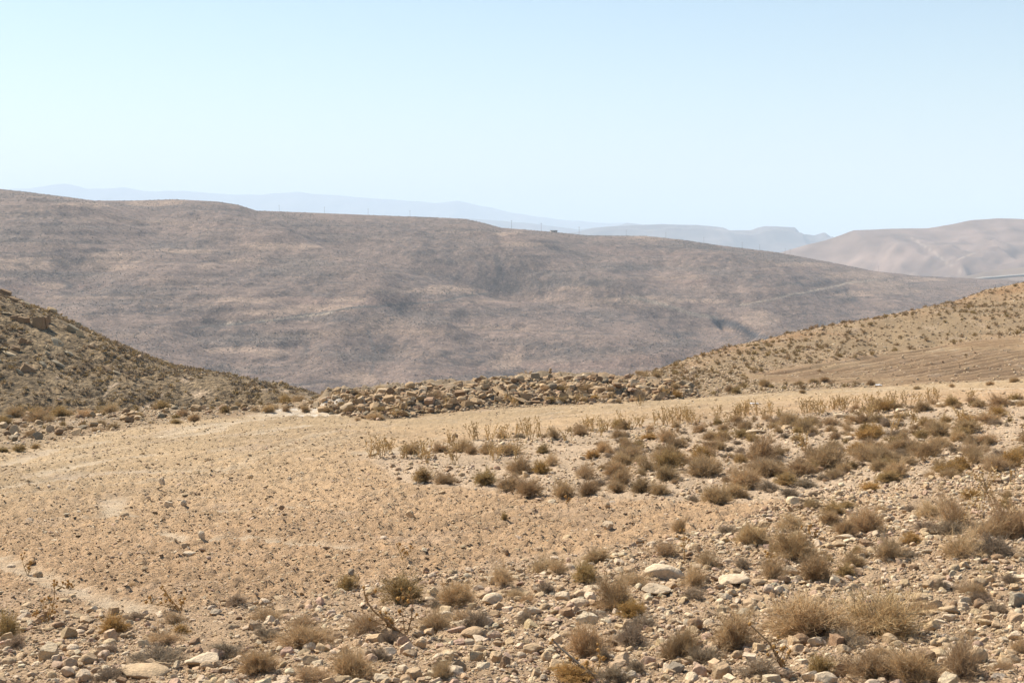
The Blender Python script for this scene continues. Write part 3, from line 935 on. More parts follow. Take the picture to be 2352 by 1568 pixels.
BOULDERS = [
    (c2(2240, 722), 290, 115, 'angular', 'pale', "big two-toned boulder with a shaded scooped front, largest rock in view", "two-toned boulder"),
    (c2(1040, 890), 145, 80, 'round', 'pale', "pale half-dome boulder right of the olive dome bush", "half-dome boulder"),
    (c2(1645, 905), 170, 70, 'flat', 'pale', "flat cream slab with an undercut front left of the brown tufted bush", "undercut cream slab"),
    (c2(1525, 870), 110, 60, 'flat', 'pale', "small cream slab lying left behind the undercut cream slab", None),
    (c2(1750, 800), 150, 55, 'flat', 'pale', "low cream rock peeping out behind the brown tufted bush", None),
    (c2(2180, 840), 210, 65, 'flat', 'pale', "layered pale ledge rock below the two-toned boulder", "layered ledge rock"),
    (c2(1320, 970), 140, 60, 'flat', 'pale', "flat pale slab with a grey tuft growing over it", None),
    (c2(1555, 975), 110, 60, 'block', 'brown', "blocky brown rock below the undercut cream slab", "blocky brown rock"),
    (c2(1460, 1030), 130, 32, 'flat', 'pinkish', "thin flat pinkish slab lying below the blocky brown rock", None),
    (c2(1790, 975), 85, 40, 'flat', 'grey', "grey flat stone in front of the brown tufted bush", None),
    (c2(1092, 1045), 58, 46, 'round', 'tan', "small round tan stone alone on bare sand", None),
    (c2(430, 1180), 100, 85, 'angular', 'pinkish', "tilted angular pinkish rock at the foot of the leaning thistle", "tilted pinkish rock"),
    (c2(525, 1120), 62, 50, 'round', 'tan', "rounded tan stone right beside the tilted pinkish rock", None),
    (c2(545, 1185), 80, 62, 'round', 'tan', "smooth egg-like tan stone below right of the tilted pinkish rock", None),
    (c2(950, 1240), 100, 70, 'round', 'tan', "chunky tan boulder at the left of the boulder cluster", "chunky tan boulder"),
    (c2(1065, 1300), 90, 80, 'angular', 'tan', "steep tan rock in the front of the boulder cluster", None),
    (c2(1130, 1325), 75, 85, 'round', 'brown', "upright smooth brown stone in the boulder cluster", None),
    (c2(1320, 1235), 130, 70, 'angular', 'tan', "broad tan rock with a flat sloping top in the boulder cluster", None),
    (c2(1240, 1265), 85, 48, 'flat', 'pale', "flat whitish stone in the middle of the boulder cluster", None),
    (c2(810, 1345), 110, 95, 'angular', 'grey', "greyish angular rock left of the boulder cluster", None),
    (c2(500, 1400), 110, 70, 'block', 'tan', "squarish tan rock near the bottom edge", None),
    (c2(1500, 1335), 140, 75, 'angular', 'tan', "wide tan rock right of the boulder cluster", None),
    (c2(2120, 1310), 110, 65, 'angular', 'pinkish', "sloping pinkish rock between two grey tufts", None),
    (c2(1845, 375), 85, 62, 'angular', 'pale', "twisted pale rock with an orange underside on bare field", "twisted pale rock"),
    (c2(478, 292), 72, 55, 'angular', 'tan', "amber wedge of rock leaning in the field", "amber wedge rock"),
    (c2(1835, 225), 40, 36, 'round', 'tan', "small upright tan stone behind the twisted pale rock", None),
    (c2(1140, 557), 36, 40, 'angular', 'brown', "little dark brown stone standing in the field", None),
    (c2(585, 670), 52, 45, 'round', 'brown', "rounded brown stone above the olive dome bush", None),
    (c2(70, 700), 42, 44, 'angular', 'grey', "dark grey pointed stone at the field's lower edge", None),
    (c1(1385, 442), 52, 72, 'angular', 'pale', "tall pale standing stone at the end of a dusty track", "standing stone"),
    (c1(1155, 222), 62, 45, 'block', 'pale', "pale drum-like stone in the open field", "pale drum stone"),
    (c1(1263, 210), 45, 40, 'round', 'pale', "small pale cup-like stone right of the pale drum stone", None),
    (c1(1115, 66), 62, 50, 'angular', 'pale', "lone pale rock with a shaded front, highest in the left field", "lone pale field rock"),
    (c1(850, 290), 68, 36, 'round', 'tan', "low rounded tan rock left in the field", None),
    (c1(1940, 236), 40, 28, 'angular', 'brown', "dark brown stone in the middle field", None),
    (c1(1295, 562), 100, 30, 'flat', 'pale', "flat pale slab on the sandy field", None),
    (c1(1270, 508), 58, 36, 'angular', 'tan', "rough tan rock beside the end of the dusty track", None),
    (c1(255, 705), 68, 52, 'round', 'tan', "rounded tan rock beside the dusty track near the left edge", None),
    (c1(1370, 1330), 240, 70, 'flat', 'pale', "large flat whitish slab among tufts near the bottom edge", "large whitish slab"),
    (c1(950, 1425), 360, 75, 'flat', 'tan', "long low tan ledge on the bottom edge", None),
    (c1(335, 1215), 80, 50, 'block', 'brown', "brown blocky stone lower left", None),
    (c1(50, 1310), 110, 60, 'round', 'tan', "chunky tan rock in the bottom corner", None),
    (c1(1725, 22), 42, 34, 'round', 'tan', "round tan stone far out in the field", None),
    (c3(740, 690), 150, 72, 'angular', 'pale', "smooth cream boulder wedged between two straw bushes", "smooth cream boulder"),
    (c3(370, 775), 230, 45, 'flat', 'pale', "long pale half-buried slab in front of the straw bushes", "long half-buried slab"),
    (c3(705, 745), 85, 52, 'angular', 'brown', "dark mottled rock below the smooth cream boulder", None),
    (c3(530, 760), 100, 45, 'round', 'tan', "low tan hump at the right end of the long slab", None),
    (c3(345, 835), 75, 50, 'round', 'tan', "rounded tan rock in front of the long slab", None),
    (c3(1175, 785), 95, 48, 'round', 'tan', "banded tan stone above the twin straw bushes", None),
    (c3(1375, 755), 78, 45, 'round', 'brown', "smooth brown pebble rock above the twin straw bushes", None),
    (c3(1780, 745), 140, 48, 'round', 'tan', "broad tan rock in the stony patch right of the twin straw bushes", None),
    (c3(1745, 925), 125, 75, 'angular', 'tan', "peaked tan rock right of the twin straw bushes", "peaked tan rock"),
    (c3(1650, 890), 110, 70, 'round', 'tan', "rounded rock behind the peaked tan rock", None),
    (c3(1850, 955), 140, 52, 'flat', 'tan', "smooth low rock in front of the peaked tan rock", None),
    (c3(2180, 590), 90, 45, 'round', 'brown', "rusty brown rounded rock near the right edge", "rusty rounded rock"),
    (c3(1950, 645), 75, 55, 'round', 'tan', "tan rock with a sunlit shoulder left of the rusty rounded rock", None),
    (c3(2320, 910), 110, 110, 'block', 'grey', "grey squared rock cut by the right edge", None),
    (c3(2070, 775), 120, 70, 'angular', 'tan', "ridge-backed tan rock near the right edge", None),
    (c3(1600, 655), 80, 45, 'round', 'brown', "brown stone at the edge of the sandy clearing", None),
    (c3(1445, 318), 50, 42, 'round', 'pale', "round pale cobble at the foot of the tall straw bush", None),
    (c3(1375, 300), 80, 38, 'round', 'pale', "pale hump among the straw stems", None),
    (c3(600, 1075), 100, 95, 'round', 'brown', "big brown rounded rock left of the twin straw bushes", None),
    (c3(90, 1085), 110, 90, 'round', 'brown', "big brown rock left of the dark crooked bush", None),
    (c3(280, 1395), 135, 100, 'block', 'tan', "square-faced tan boulder at the bottom edge", "square-faced boulder"),
    (c3(125, 1390), 110, 90, 'angular', 'pinkish', "angular pinkish rock left of the square-faced boulder", None),
    (c3(380, 1265), 75, 62, 'round', 'tan', "smooth tan stone above the square-faced boulder", None),
    (c3(1120, 1385), 150, 115, 'angular', 'brown', "big brown peaked rock half hidden by straw stems", None),
    (c3(1850, 0 + 1010), 110, 48, 'flat', 'pale', "pale flat stone in the stony patch at the right", None),
    (c3(1755, 1035), 120, 55, 'round', 'tan', "rounded tan rock in the stony patch at the right", None),
    (c3(2060, 1290), 140, 110, 'round', 'tan', "large round tan boulder in the bottom right corner", "large round boulder"),
    (c3(2180, 1255), 90, 52, 'round', 'tan', "egg-like stone right of the large round boulder", None),
    (c3(1130, 455), 130, 40, 'flat', 'pale', "pale flat slab between straw bushes on the right slope", None),
    (c3(1090, 500), 110, 42, 'flat', 'tan', "layered tan slab between straw bushes on the right slope", None),
    (c3(1275, 490), 110, 38, 'flat', 'brown', "orange brown slab left of the round straw bush", None),
    (c3(990, 298), 110, 28, 'flat', 'pale', "thin pale slab on the right slope", None),
    (c5(785, 772), 42, 30, 'angular', 'brown', "red brown stone alone on the smooth field", "red brown field stone"),
    (c5(125, 900), 40, 18, 'flat', 'pale', "small pale stone left of the dry weed patch", None),
    (c5(1110, 905), 50, 25, 'angular', 'tan', "orange tan stone between the slope bushes", None),
    (c5(830, 1045), 52, 36, 'round', 'tan', "tan stone behind the pair of field-edge bushes", None),
    (c5(858, 584), 28, 22, 'round', 'tan', "round tan stone in front of the rubble heap", None),
    (c6(520, 1080 + 15), 150, 34, 'flat', 'pale', "long pale ledge on the upper shrub slope", "long pale ledge"),
    (c6(390, 1090), 60, 24, 'flat', 'pale', "pale slab left of the long pale ledge", None),
    (c6(720, 1060), 80, 26, 'block', 'tan', "cracked tan rock right of the long pale ledge", None),
    (c6(1110, 980), 110, 26, 'flat', 'pale', "pale layered rock at the upper edge of the shrub slope", None),
    (c6(1510, 940), 70, 22, 'flat', 'pale', "low pale rock among the weeds on the slope's crest", None),
    (c6(1430, 985), 70, 26, 'flat', 'tan', "tan rock below the low pale rock on the slope's crest", None),
    (c6(1800, 905), 90, 28, 'round', 'pale', "humped pale rock on the slope's crest", None),
    (c6(2310, 890), 110, 40, 'flat', 'pale', "broad pale rock at the right end of the slope's crest", None),
    (c6(1160, 1135), 90, 34, 'round', 'pale', "pale dome rock amid dense straw bushes", None),
    (c6(1620, 1045), 50, 24, 'round', 'pale', "pale stone between dark tufts on the slope", None),
]

LANDMARKS = []          # (phrase, px, py)
proj_scale = lambda p: F / max(p[1] * CP - p[2] * SP, .1)
occupied = []           # (x, y, radius) of large things

boulder_objs = []
srt = random.Random(5)
used_px = []
for i, ((px, py, cs), w, h, st, tone, lab, phrase) in enumerate(BOULDERS):
    w, h = w * cs, h * cs
    g = near.hit(px, py, 4, 180)
    if g is None: continue
    ps = proj_scale(g)
    wm, hm = w / ps, h / ps
    m_, vv = HI[st][(i * 3 + 1) % 8]
    o = add("boulder", m_)
    yaw = srt.uniform(-.5, .5) + (math.pi if srt.random() < .5 else 0)
    ext = np.ptp(vv, 0)
    dm = min(wm * ext[1], wm * .9)
    o.rotation_euler = (srt.uniform(-.12, .12), srt.uniform(-.12, .12), yaw)
    hs = hm / ext[2] * 1.25 * .93
    o.scale = (wm, dm / ext[1] * .95, min(max(hs, wm * .5), wm * 1.9))
    z0 = float(near.z(g[0], g[1] + dm * .45))
    o.location = (g[0], g[1] + dm * .45, z0 + o.scale[2] * ext[2] * .27)
    col = np.array(TONES[tone]) * srt.uniform(.92, 1.1)
    o["tint"] = [float(c) for c in col]
    tag(o, lab, "boulder", "boulders and notable stones on the ground")
    occupied.append((g[0], g[1] + dm * .45, wm * .5))
    if phrase: LANDMARKS.append((phrase, px, py - h / 2))
    boulder_objs.append(o)

# ------------------------------------------------------------------ plants
def ribbons(paths, w0, w1, r):
    """paths (n, k, 3) -> flat tapering ribbons of triangles, each with its own facing"""
    n, k, _ = paths.shape
    d = np.diff(paths, axis=1); d = np.concatenate([d, d[:, -1:]], 1)
    up = r.normal(size=(n, 1, 3))
    side = np.cross(d, np.broadcast_to(up, d.shape))
    side /= np.linalg.norm(side, axis=2, keepdims=True) + 1e-9
    w = (w0 + (w1 - w0) * np.linspace(0, 1, k))[None, :, None] * .5
    a = paths + side * w; b = paths - side * w
    v = np.stack([a, b], 2).reshape(n * k * 2, 3)
    base = (np.arange(n) * k * 2)[:, None] + (np.arange(k - 1) * 2)[None]
    base = base.ravel()
    f = np.concatenate([np.stack([base, base + 1, base + 3], 1), np.stack([base, base + 3, base + 2], 1)])
    return v, f


def shrub_parts(seed, style):
    """unit bush: about one metre across. returns (stems, twigs) as (verts, tris, shade)"""
    r = np.random.default_rng(seed)
    P_ = {'straw': dict(n=210, tw=30, hh=.62, up=.6, tl=.19, w=.0055, sw=.009, lump=.25),
          'olive': dict(n=220, tw=34, hh=.66, up=.25, tl=.13, w=.0065, sw=.009, lump=.14),
          'grey': dict(n=150, tw=24, hh=.36, up=.4, tl=.14, w=.0065, sw=.010, lump=.35),
          'wispy': dict(n=140, tw=22, hh=.58, up=.8, tl=.21, w=.0048, sw=.007, lump=.35)}[style]
    n = P_['n']
    phi = r.uniform(0, 2 * np.pi, n)
    el = np.arcsin(r.uniform(.0, 1, n) ** .8)
    rad = r.uniform(.42, 1.08, n) * (1 + P_['lump'] * 1.5 * perlin(np.cos(phi) * 1.4 + seed, np.sin(phi) * 1.4 + el * 1.5) * 2)
    tgt = np.stack([np.cos(phi) * np.cos(el) * .5 * rad, np.sin(phi) * np.cos(el) * .5 * rad, np.maximum(np.sin(el), .06) * P_['hh'] * rad], 1)
    # lopsided: a thinned sector, a lean, a few stems that reach far out
    gap = r.uniform(0, 2 * np.pi); gw = r.uniform(.3, .9)
    dg = np.abs((phi - gap + np.pi) % (2 * np.pi) - np.pi)
    rad = np.where(dg < gw, rad * r.uniform(.45, .75), rad)
    rad = np.where(r.uniform(0, 1, n) < .07, rad * 1.3, rad)
    tgt = np.stack([np.cos(phi) * np.cos(el) * .5 * rad, np.sin(phi) * np.cos(el) * .5 * rad, np.maximum(np.sin(el), .06) * P_['hh'] * rad], 1)
    lean = r.normal(size=2) * .09
    tgt[:, :2] += lean * (tgt[:, 2:3] / P_['hh'])
    b = np.stack([r.normal(size=n) * .06, r.normal(size=n) * .06, np.full(n, -.02)], 1)
    t = np.linspace(0, 1, 5)[None, :, None]
    bow = np.stack([r.normal(size=n) * .04, r.normal(size=n) * .04, r.uniform(-.02, .10, n)], 1)[:, None]
    path = b[:, None] + (tgt - b)[:, None] * t + bow * (t * (1 - t) * 4)
    path += r.normal(size=path.shape) * .008 * t
    sv, sf = ribbons(path, P_['sw'], P_['sw'] * .45, r)
    ss = np.repeat(np.repeat(r.uniform(.65, 1.05, n), 10)[:, None], 3, 1)
    k = P_['tw']
    live = np.nonzero(r.uniform(0, 1, n) > .15)[0]      # the others are bare dead stems
    i = np.repeat(live, k); n = len(live)
    tt = r.uniform(.35, 1.0, n * k) ** .8
    j = np.clip((tt * 4).astype(int), 0, 3); fr = (tt * 4 - j)[:, None]
    st = path[i, j] * (1 - fr) + path[i, j + 1] * fr
    out = st - np.array([0, 0, .05]); out /= np.linalg.norm(out, axis=1, keepdims=True) + 1e-6
    d = out * .8 + r.normal(size=out.shape) * .65 + np.array([0, 0, P_['up']])
    d /= np.linalg.norm(d, axis=1, keepdims=True)
    L = P_['tl'] * r.uniform(.4, 1.15, n * k)[:, None]
    mid = st + d * L * .5 + r.normal(size=d.shape) * .012
    en = st + d * L + r.normal(size=d.shape) * .02 - np.array([0, 0, .01])
    en[:, 2] = np.maximum(en[:, 2], .0)
    tp = np.stack([st, mid, en], 1)
    tv, tf = ribbons(tp, P_['w'], P_['w'] * .55, r)
    base = r.uniform(.72, 1.25, n * k)
    hue = r.normal(size=(n * k, 1)) * np.array([[.05, .0, -.06]])
    ts = np.repeat(np.clip(base[:, None] * (1 + hue), .3, 1.5), 6, 0)
    return (sv, sf, ss), (tv, tf, ts)


SHRUB_TINT = {'straw': (0.455, 0.315, 0.17), 'olive': (0.41, 0.282, 0.122), 'grey': (0.335, 0.252, 0.168), 'wispy': (0.48, 0.338, 0.19)}
SHRUBS = {}
for si, s in enumerate(SHRUB_TINT):
    SHRUBS[s] = []
    for k in range(9):
        (sv, sf, ss), (tv, tf, ts) = shrub_parts(900 + si * 10 + k, s)
        a = mesh_from("stems_" + s, sv, tris=sf); vcol(a, "shade", ss); a.materials.append(M_STEM)
        b = mesh_from("twigs_" + s, tv, tris=tf); vcol(b, "shade", ts); b.materials.append(M_TWIG)
        SHRUBS[s].append((a, b))


def tuft_lo(seed, n=46, hh=.6, w=.05):
    r = np.random.default_rng(seed)
    phi = r.uniform(0, 2 * np.pi, n); el = np.arcsin(r.uniform(0.02, 1, n) ** .8); rad = r.uniform(.6, 1.05, n)
    t_ = np.stack([np.cos(phi) * np.cos(el) * .5 * rad, np.sin(phi) * np.cos(el) * .5 * rad, np.maximum(np.sin(el), .08) * hh * rad], 1)
    b = t_ * r.uniform(.1, .45, (n, 1)) + r.normal(size=(n, 3)) * .04
    m_ = (b + t_) / 2 + r.normal(size=(n, 3)) * .04 + np.array([0, 0, .04])
    v_, f_ = ribbons(np.stack([b, m_, t_], 1), w, w * .6, r)
    sh = np.repeat(np.repeat(r.uniform(.7, 1.25, n), 6)[:, None], 3, 1)
    return v_, f_, sh


TUFTS = [tuft_lo(40 + k, 60, .62, .045) for k in range(6)]
TUFTS_GREY = [tuft_lo(60 + k, 50, .38, .05) for k in range(4)]
TUFTS_FAR = [tuft_lo(80 + k, 16, .6, .13) for k in range(5)]

# bushes measured in the photograph: base centre, width, height, style, label phrase
T_ = {'b': 'straw', 'o': 'olive', 'g': 'grey', 'w': 'wispy'}
HAND = [
    (c2(420, 885), 290, 215, 'o', "dense round olive bush behind the leaning thistle", "olive dome bush"),
    (c2(775, 905), 265, 190, 'b', "loose brown bush right beside the olive dome bush", "loose brown bush"),
    (c2(1115, 765), 210, 130, 'w', "feathery straw bush above the half-dome boulder", None),
    (c2(1205, 865), 180, 80, 'w', "thin brown tuft right of the half-dome boulder", None),
    (c2(1900, 935), 290, 220, 'b', "brown tufted bush right of the undercut cream slab", "brown tufted bush"),
    (c2(1690, 750), 200, 150, 'o', "yellowish tuft left of the two-toned boulder", "yellowish tuft"),
    (c2(1490, 680), 150, 90, 'w', "wispy straw tuft at the edge of the bare field", None),
    (c2(1760, 605), 190, 90, 'b', "low brown bush above the yellowish tuft", None),
    (c2(1700, 1260), 270, 250, 'b', "tall olive brown bush with a dark foot near the bottom", "tall dark-footed bush"),
    (c2(1990, 1165), 260, 140, 'g', "grey cushion right of the tall dark-footed bush", None),
    (c2(1815, 1275), 120, 110, 'g', "dark grey tuft against the tall dark-footed bush", None),
    (c2(930, 1065), 220, 160, 'g', "wispy grey plant behind the round stone on sand", None),
    (c2(1260, 1025), 140, 80, 'g', "spiky grey tuft on a flat pale slab", None),
    (c2(330, 1160), 140, 65, 'g', "dark spiky cushion left of the tilted pinkish rock", None),
    (c2(160, 1100), 300, 170, 'w', "wispy brown bush left of the leaning thistle", None),
    (c2(650, 1090), 260, 150, 'w', "sparse golden tuft right of the leaning thistle", None),
    (c2(270, 1285), 160, 80, 'g', "low grey mat below the tilted pinkish rock", None),
    (c2(70, 1440), 300, 260, 'b', "large brown bush on the bottom edge with dark stems", "bottom-edge brown bush"),
    (c2(690, 1410), 210, 150, 'w', "thin straw tuft between rocks at the bottom", None),
    (c2(1600, 1440), 330, 100, 'o', "flat olive cushion on the bottom edge", None),
    (c2(1870, 1445), 260, 120, 'g', "greenish grey cushion on the bottom edge", None),
    (c2(2060, 1070), 220, 110, 'g', "pale grey tuft above the grey cushion", None),
    (c2(2290, 1270), 190, 200, 'b', "dark crooked bush left of the big brown rocks", "dark crooked bush"),
    (c2(2030, 1375), 180, 100, 'g', "spiky grey tuft left of the sloping pinkish rock", None),
    (c2(1125, 312), 58, 72, 'o', "small dark upright tuft alone in the field", "lone dark tuft"),
    (c2(1420, 800), 170, 66, 'g', "flat grey mat left of the yellowish tuft", None),
    (c2(650, 915), 90, 60, 'g', "small grey tuft under the loose brown bush", None),
    (c2(40, 780), 150, 110, 'o', "small olive brown tuft left of the olive dome bush", None),
    (c2(2010, 760), 220, 110, 'w', "brown wispy growth under the two-toned boulder", None),
    (c2(2250, 560), 200, 110, 'w', "pale wispy bush above the two-toned boulder", None),
    (c2(2330, 400), 110, 100, 'b', "red brown twiggy tuft on the field's right edge", None),
    (c1(40, 1110), 180, 210, 'o', "olive brown bush cut by the left edge", "left-edge bush"),
    (c1(70, 1205), 170, 85, 'g', "dark grey mat in front of the left-edge bush", None),
    (c1(770, 1085), 190, 130, 'o', "small olive bush on the stony ground at lower left", "lower left olive bush"),
    (c1(930, 1005), 180, 65, 'g', "low grey mat right of the lower left olive bush", None),
    (c1(1200, 1030), 200, 80, 'w', "flat brown tuft at the lower field edge", None),
    (c1(1100, 1165), 300, 115, 'w', "wide flat straw tuft in the lower left", "wide flat straw tuft"),
    (c1(1100, 1320), 380, 100, 'g', "long grey mat beside the large whitish slab", "long grey mat"),
    (c1(1550, 1250), 220, 90, 'g', "grey-green mat above the large whitish slab", None),
    (c1(1790, 1365), 260, 200, 'b', "olive straw bush right of the large whitish slab", None),
    (c1(1830, 1150), 180, 110, 'g', "dark green grey tuft in the lower left stones", None),
    (c1(2090, 1190), 360, 190, 'b', "wide brown straw bush in the lower left stones", None),
    (c1(2080, 1060), 220, 100, 'w', "thin straw tuft behind the wide brown straw bush", None),
    (c1(1830, 1005), 280, 90, 'w', "faint dry tuft at the foot of the field", None),
    (c1(1610, 905), 160, 85, 'g', "dark twiggy tuft lying on the field's lower edge", None),
    (c1(740, 1425), 300, 90, 'g', "low grey mat on the bottom edge at the left", None),
    (c1(2140, 1440), 340, 120, 'w', "straw mat on the bottom edge", None),
    (c1(905, 770), 70, 36, 'w', "tiny dry tuft in the left field", None),
    (c1(740, 1235), 150, 70, 'g', "small grey tuft below the lower left olive bush", None),
    (c3(910, 1110), 640, 310, 'b', "left half of the twin straw bushes, browner and broader", "twin straw bushes"),
    (c3(1390, 1105), 600, 310, 'b', "right half of the twin straw bushes, greyer and feathery", None),
    (c3(1120, 1180), 300, 130, 'g', "grey undergrowth in front of the twin straw bushes", None),
    (c3(360, 1205), 370, 260, 'b', "dark olive bush with spiky top left of the twin straw bushes", "spiky dark olive bush"),
    (c3(160, 1300), 230, 115, 'g', "round green grey cushion below the spiky dark olive bush", "green grey cushion"),
    (c3(530, 1410), 300, 150, 'g', "grey mat right of the square-faced boulder", None),
    (c3(960, 1390), 190, 170, 'o', "small olive straw tuft right of a thin thistle stalk", None),
    (c3(1330, 1440), 380, 230, 'b', "pale straw thicket on the bottom edge, left part", None),
    (c3(1640, 1445), 380, 220, 'b', "pale straw thicket on the bottom edge, right part", None),
    (c3(1950, 1400), 340, 290, 'w', "see-through straw bush in the bottom right corner", None),
    (c3(1980, 1390), 200, 130, 'g', "dark grey tuft under the see-through straw bush", None),
    (c3(2330, 1250), 160, 130, 'w', "straw tuft cut by the right edge near the bottom", None),
    (c3(30, 1260), 200, 210, 'b', "dark brown bush at the left of the big brown rock", None),
    (c3(935, 728), 250, 190, 'b', "golden brown bush right of the smooth cream boulder", "golden brown bush"),
    (c3(1115, 693), 150, 90, 'o', "dark green tuft right of the golden brown bush", None),
    (c3(610, 730), 200, 200, 'w', "straw fan left of the smooth cream boulder", None),
    (c3(800, 590), 290, 200, 'b', "brown feathery bush behind the golden brown bush", None),
    (c3(490, 498), 260, 160, 'b', "rounded brown bush on the stony slope", "rounded slope bush"),
    (c3(760, 370), 230, 110, 'w', "low wispy bush on the stony slope", None),
    (c3(1120, 425), 150, 140, 'b', "brown tuft left of the tall straw bush", None),
    (c3(1260, 400), 260, 200, 'b', "tall straw bush beside the round pale cobble", "tall straw bush"),
    (c3(1050, 268), 170, 95, 'o', "olive tuft above the tall straw bush", None),
    (c3(1140, 225), 120, 50, 'o', "flat olive tuft beside the olive tuft", None),
    (c3(890, 235), 130, 75, 'b', "small brown tuft left of the olive tuft", None),
    (c3(1440, 588), 270, 165, 'w', "round golden straw bush in the sandy clearing", "round straw bush"),
    (c3(1590, 478), 160, 80, 'o', "green tuft right behind the round straw bush", None),
    (c3(1930, 575), 320, 180, 'w', "wide grey straw bush at the right", "wide grey straw bush"),
    (c3(2160, 540), 280, 140, 'g', "bushy grey mat right of the wide grey straw bush", None),
    (c3(1890, 350), 280, 190, 'w', "golden bush left of the great dead thistle", None),
    (c3(2280, 430), 280, 300, 'b', "big golden bush behind the great dead thistle", "big golden bush"),
    (c3(2120, 420), 260, 170, 'w', "golden undergrowth beneath the great dead thistle", None),
    (c3(1720, 290), 230, 120, 'w', "flat straw tuft on the right slope", None),
    (c3(1700, 395), 230, 90, 'g', "grey mat on the right slope", None),
    (c3(1860, 400), 180, 90, 'g', "dark grey mat below the golden bush", None),
    (c3(2040, 890), 150, 75, 'g', "spiky grey tuft in the stony patch", None),
    (c3(2190, 950), 190, 80, 'g', "dark spread tuft in the stony patch", None),
    (c3(2270, 750), 130, 55, 'g', "small dark mat by the right edge", None),
    (c3(1780, 790), 110, 60, 'g', "small grey tuft behind the peaked tan rock", None),
    (c3(250, 200), 220, 150, 'b', "grey brown bush on the slope's lower rim", None),
    (c3(740, 155), 140, 60, 'g', "low blue grey cushion on the slope's lower rim", None),
    (c3(720, 70), 160, 90, 'o', "olive brown bush on the slope's lower rim", None),
    (c3(870, 78), 200, 50, 'g', "grey mat right of the olive brown bush", None),
    (c3(1310, 105), 150, 55, 'o', "dark olive mat on the sandy slope", None),
    (c3(1420, 48), 170, 75, 'o', "dark leafy olive cushion on the sandy slope", None),
    (c3(905, 155), 80, 40, 'g', "tiny grey green cushion on the sandy slope", None),
    (c3(85, 770), 200, 150, 'w', "straw tuft left of the long half-buried slab", None),
    (c3(80, 850), 190, 80, 'g', "dark grey cushion left of the long half-buried slab", None),
    (c3(180, 650), 190, 110, 'w', "pale dry tuft behind the long half-buried slab", None),
    (c3(420, 640), 130, 70, 'g', "greenish grey tuft behind the straw fan", None),
    (c5(490, 892), 120, 80, 'b', "brown bush leading the row along the field edge", None),
    (c5(680, 878), 130, 75, 'b', "second brown bush of the row along the field edge", None),
    (c5(830, 878), 150, 100, 'b', "fullest bush of the row along the field edge", None),
    (c5(1000, 895), 115, 90, 'b', "dark round bush in the row along the field edge", None),
    (c5(1140, 893), 170, 85, 'b', "wide brown bush ending the row along the field edge", None),
    (c5(900, 892), 95, 60, 'b', "small bush tucked in the row along the field edge", None),
    (c5(1385, 888), 105, 65, 'o', "olive bush on open slope sand", None),
    (c5(555, 1090), 155, 105, 'o', "olive bush at the field corner, left one of a pair", "field-corner bush pair"),
    (c5(710, 1095), 160, 85, 'b', "brown bush at the field corner, right one of a pair", None),
    (c5(990, 1105), 165, 115, 'o', "round olive bush on the slope's lower edge", None),
    (c5(1160, 1145), 180, 110, 'b', "pale brown bush on the slope's lower edge", None),
    (c5(1290, 1190), 200, 135, 'b', "lowest brown bush on the slope's lower edge", None),
    (c5(1545, 1185), 180, 120, 'b', "spreading bush on the slope's lower edge", None),
    (c5(1700, 1175), 160, 120, 'b', "brown bush with a dark foot on the slope's lower edge", None),
    (c5(1230, 1025), 190, 115, 'b', "feathery bush behind the slope's lower edge", None),
    (c5(1370, 1022), 130, 95, 'o', "compact olive bush behind the slope's lower edge", None),
    (c5(1450, 970), 160, 80, 'w', "wispy bush halfway up the slope", None),
    (c5(1790, 1110), 120, 40, 'g', "flat grey mat between slope bushes", None),
    (c5(1920, 1110), 170, 130, 'b', "tall bush at the slope's middle", None),
    (c5(1680, 1060), 190, 110, 'w', "broad pale bush at the slope's middle", None),
    (c5(1810, 880), 110, 80, 'b', "dark brown bush on the upper slope", None),
    (c5(1735, 920), 120, 70, 'o', "small olive bush on the upper slope", None),
    (c5(2010, 930), 160, 90, 'b', "rounded bush on the upper slope", None),
    (c5(2280, 950), 180, 150, 'b', "tall brown bush on the upper slope", None),
    (c5(2110, 1010), 170, 100, 'w', "low pale bush on the upper slope", None),
    (c5(2250, 1070), 200, 110, 'b', "spreading bush at the slope's centre", None),
    (c5(2070, 1160), 170, 120, 'b', "grey brown bush at the slope's centre", None),
    (c5(2200, 1175), 130, 100, 'b', "small bush beside the grey brown bush", None),
    (c5(1470, 790), 100, 80, 'b', "brown bush among golden weeds", None),
    (c5(1650, 765), 110, 70, 'b', "straw bush among golden weeds", None),
    (c5(1930, 812), 100, 40, 'g', "dark grey mat near the golden weeds", None),
    (c5(2120, 790), 140, 50, 'o', "flat olive mat near the golden weeds", None),
    (c6(280, 1140), 130, 85, 'o', "dome of olive twigs below the long pale ledge", None),
    (c6(140, 1265), 150, 95, 'o', "orange brown dome on the dense slope", None),
    (c6(550, 1290), 260, 170, 'b', "huge straw bush on the dense slope", None),
    (c6(1000, 1330), 300, 180, 'b', "widest bush of the dense slope", None),
    (c6(160, 1390), 260, 130, 'b', "pale brown bush on the dense slope's lower left", None),
    (c6(600, 1395), 260, 130, 'b', "pale bush below the huge straw bush", None),
    (c6(1400, 1300), 250, 120, 'b', "bush right of the widest bush", None),
    (c6(1630, 1245), 150, 90, 'b', "rounded brown bush right of the dense slope", None),
    (c6(1340, 1105), 130, 80, 'o', "ochre bush above the dense slope", None),
    (c6(1410, 1045), 90, 60, 'g', "dark grey bush above the ochre bush", None),
    (c6(1780, 1110), 180, 110, 'b', "feathery bush on the right upper slope", None),
    (c6(1990, 1090), 200, 110, 'b', "broad brown bush on the right upper slope", None),
    (c6(2020, 1245), 170, 100, 'w', "straw bush on sand near the right edge", None),
    (c6(2260, 1325), 200, 150, 'o', "dense ochre bush at the right edge", "right-edge ochre bush"),
    (c6(1930, 1345), 140, 100, 'o', "dark olive bush with a sunlit side", None),
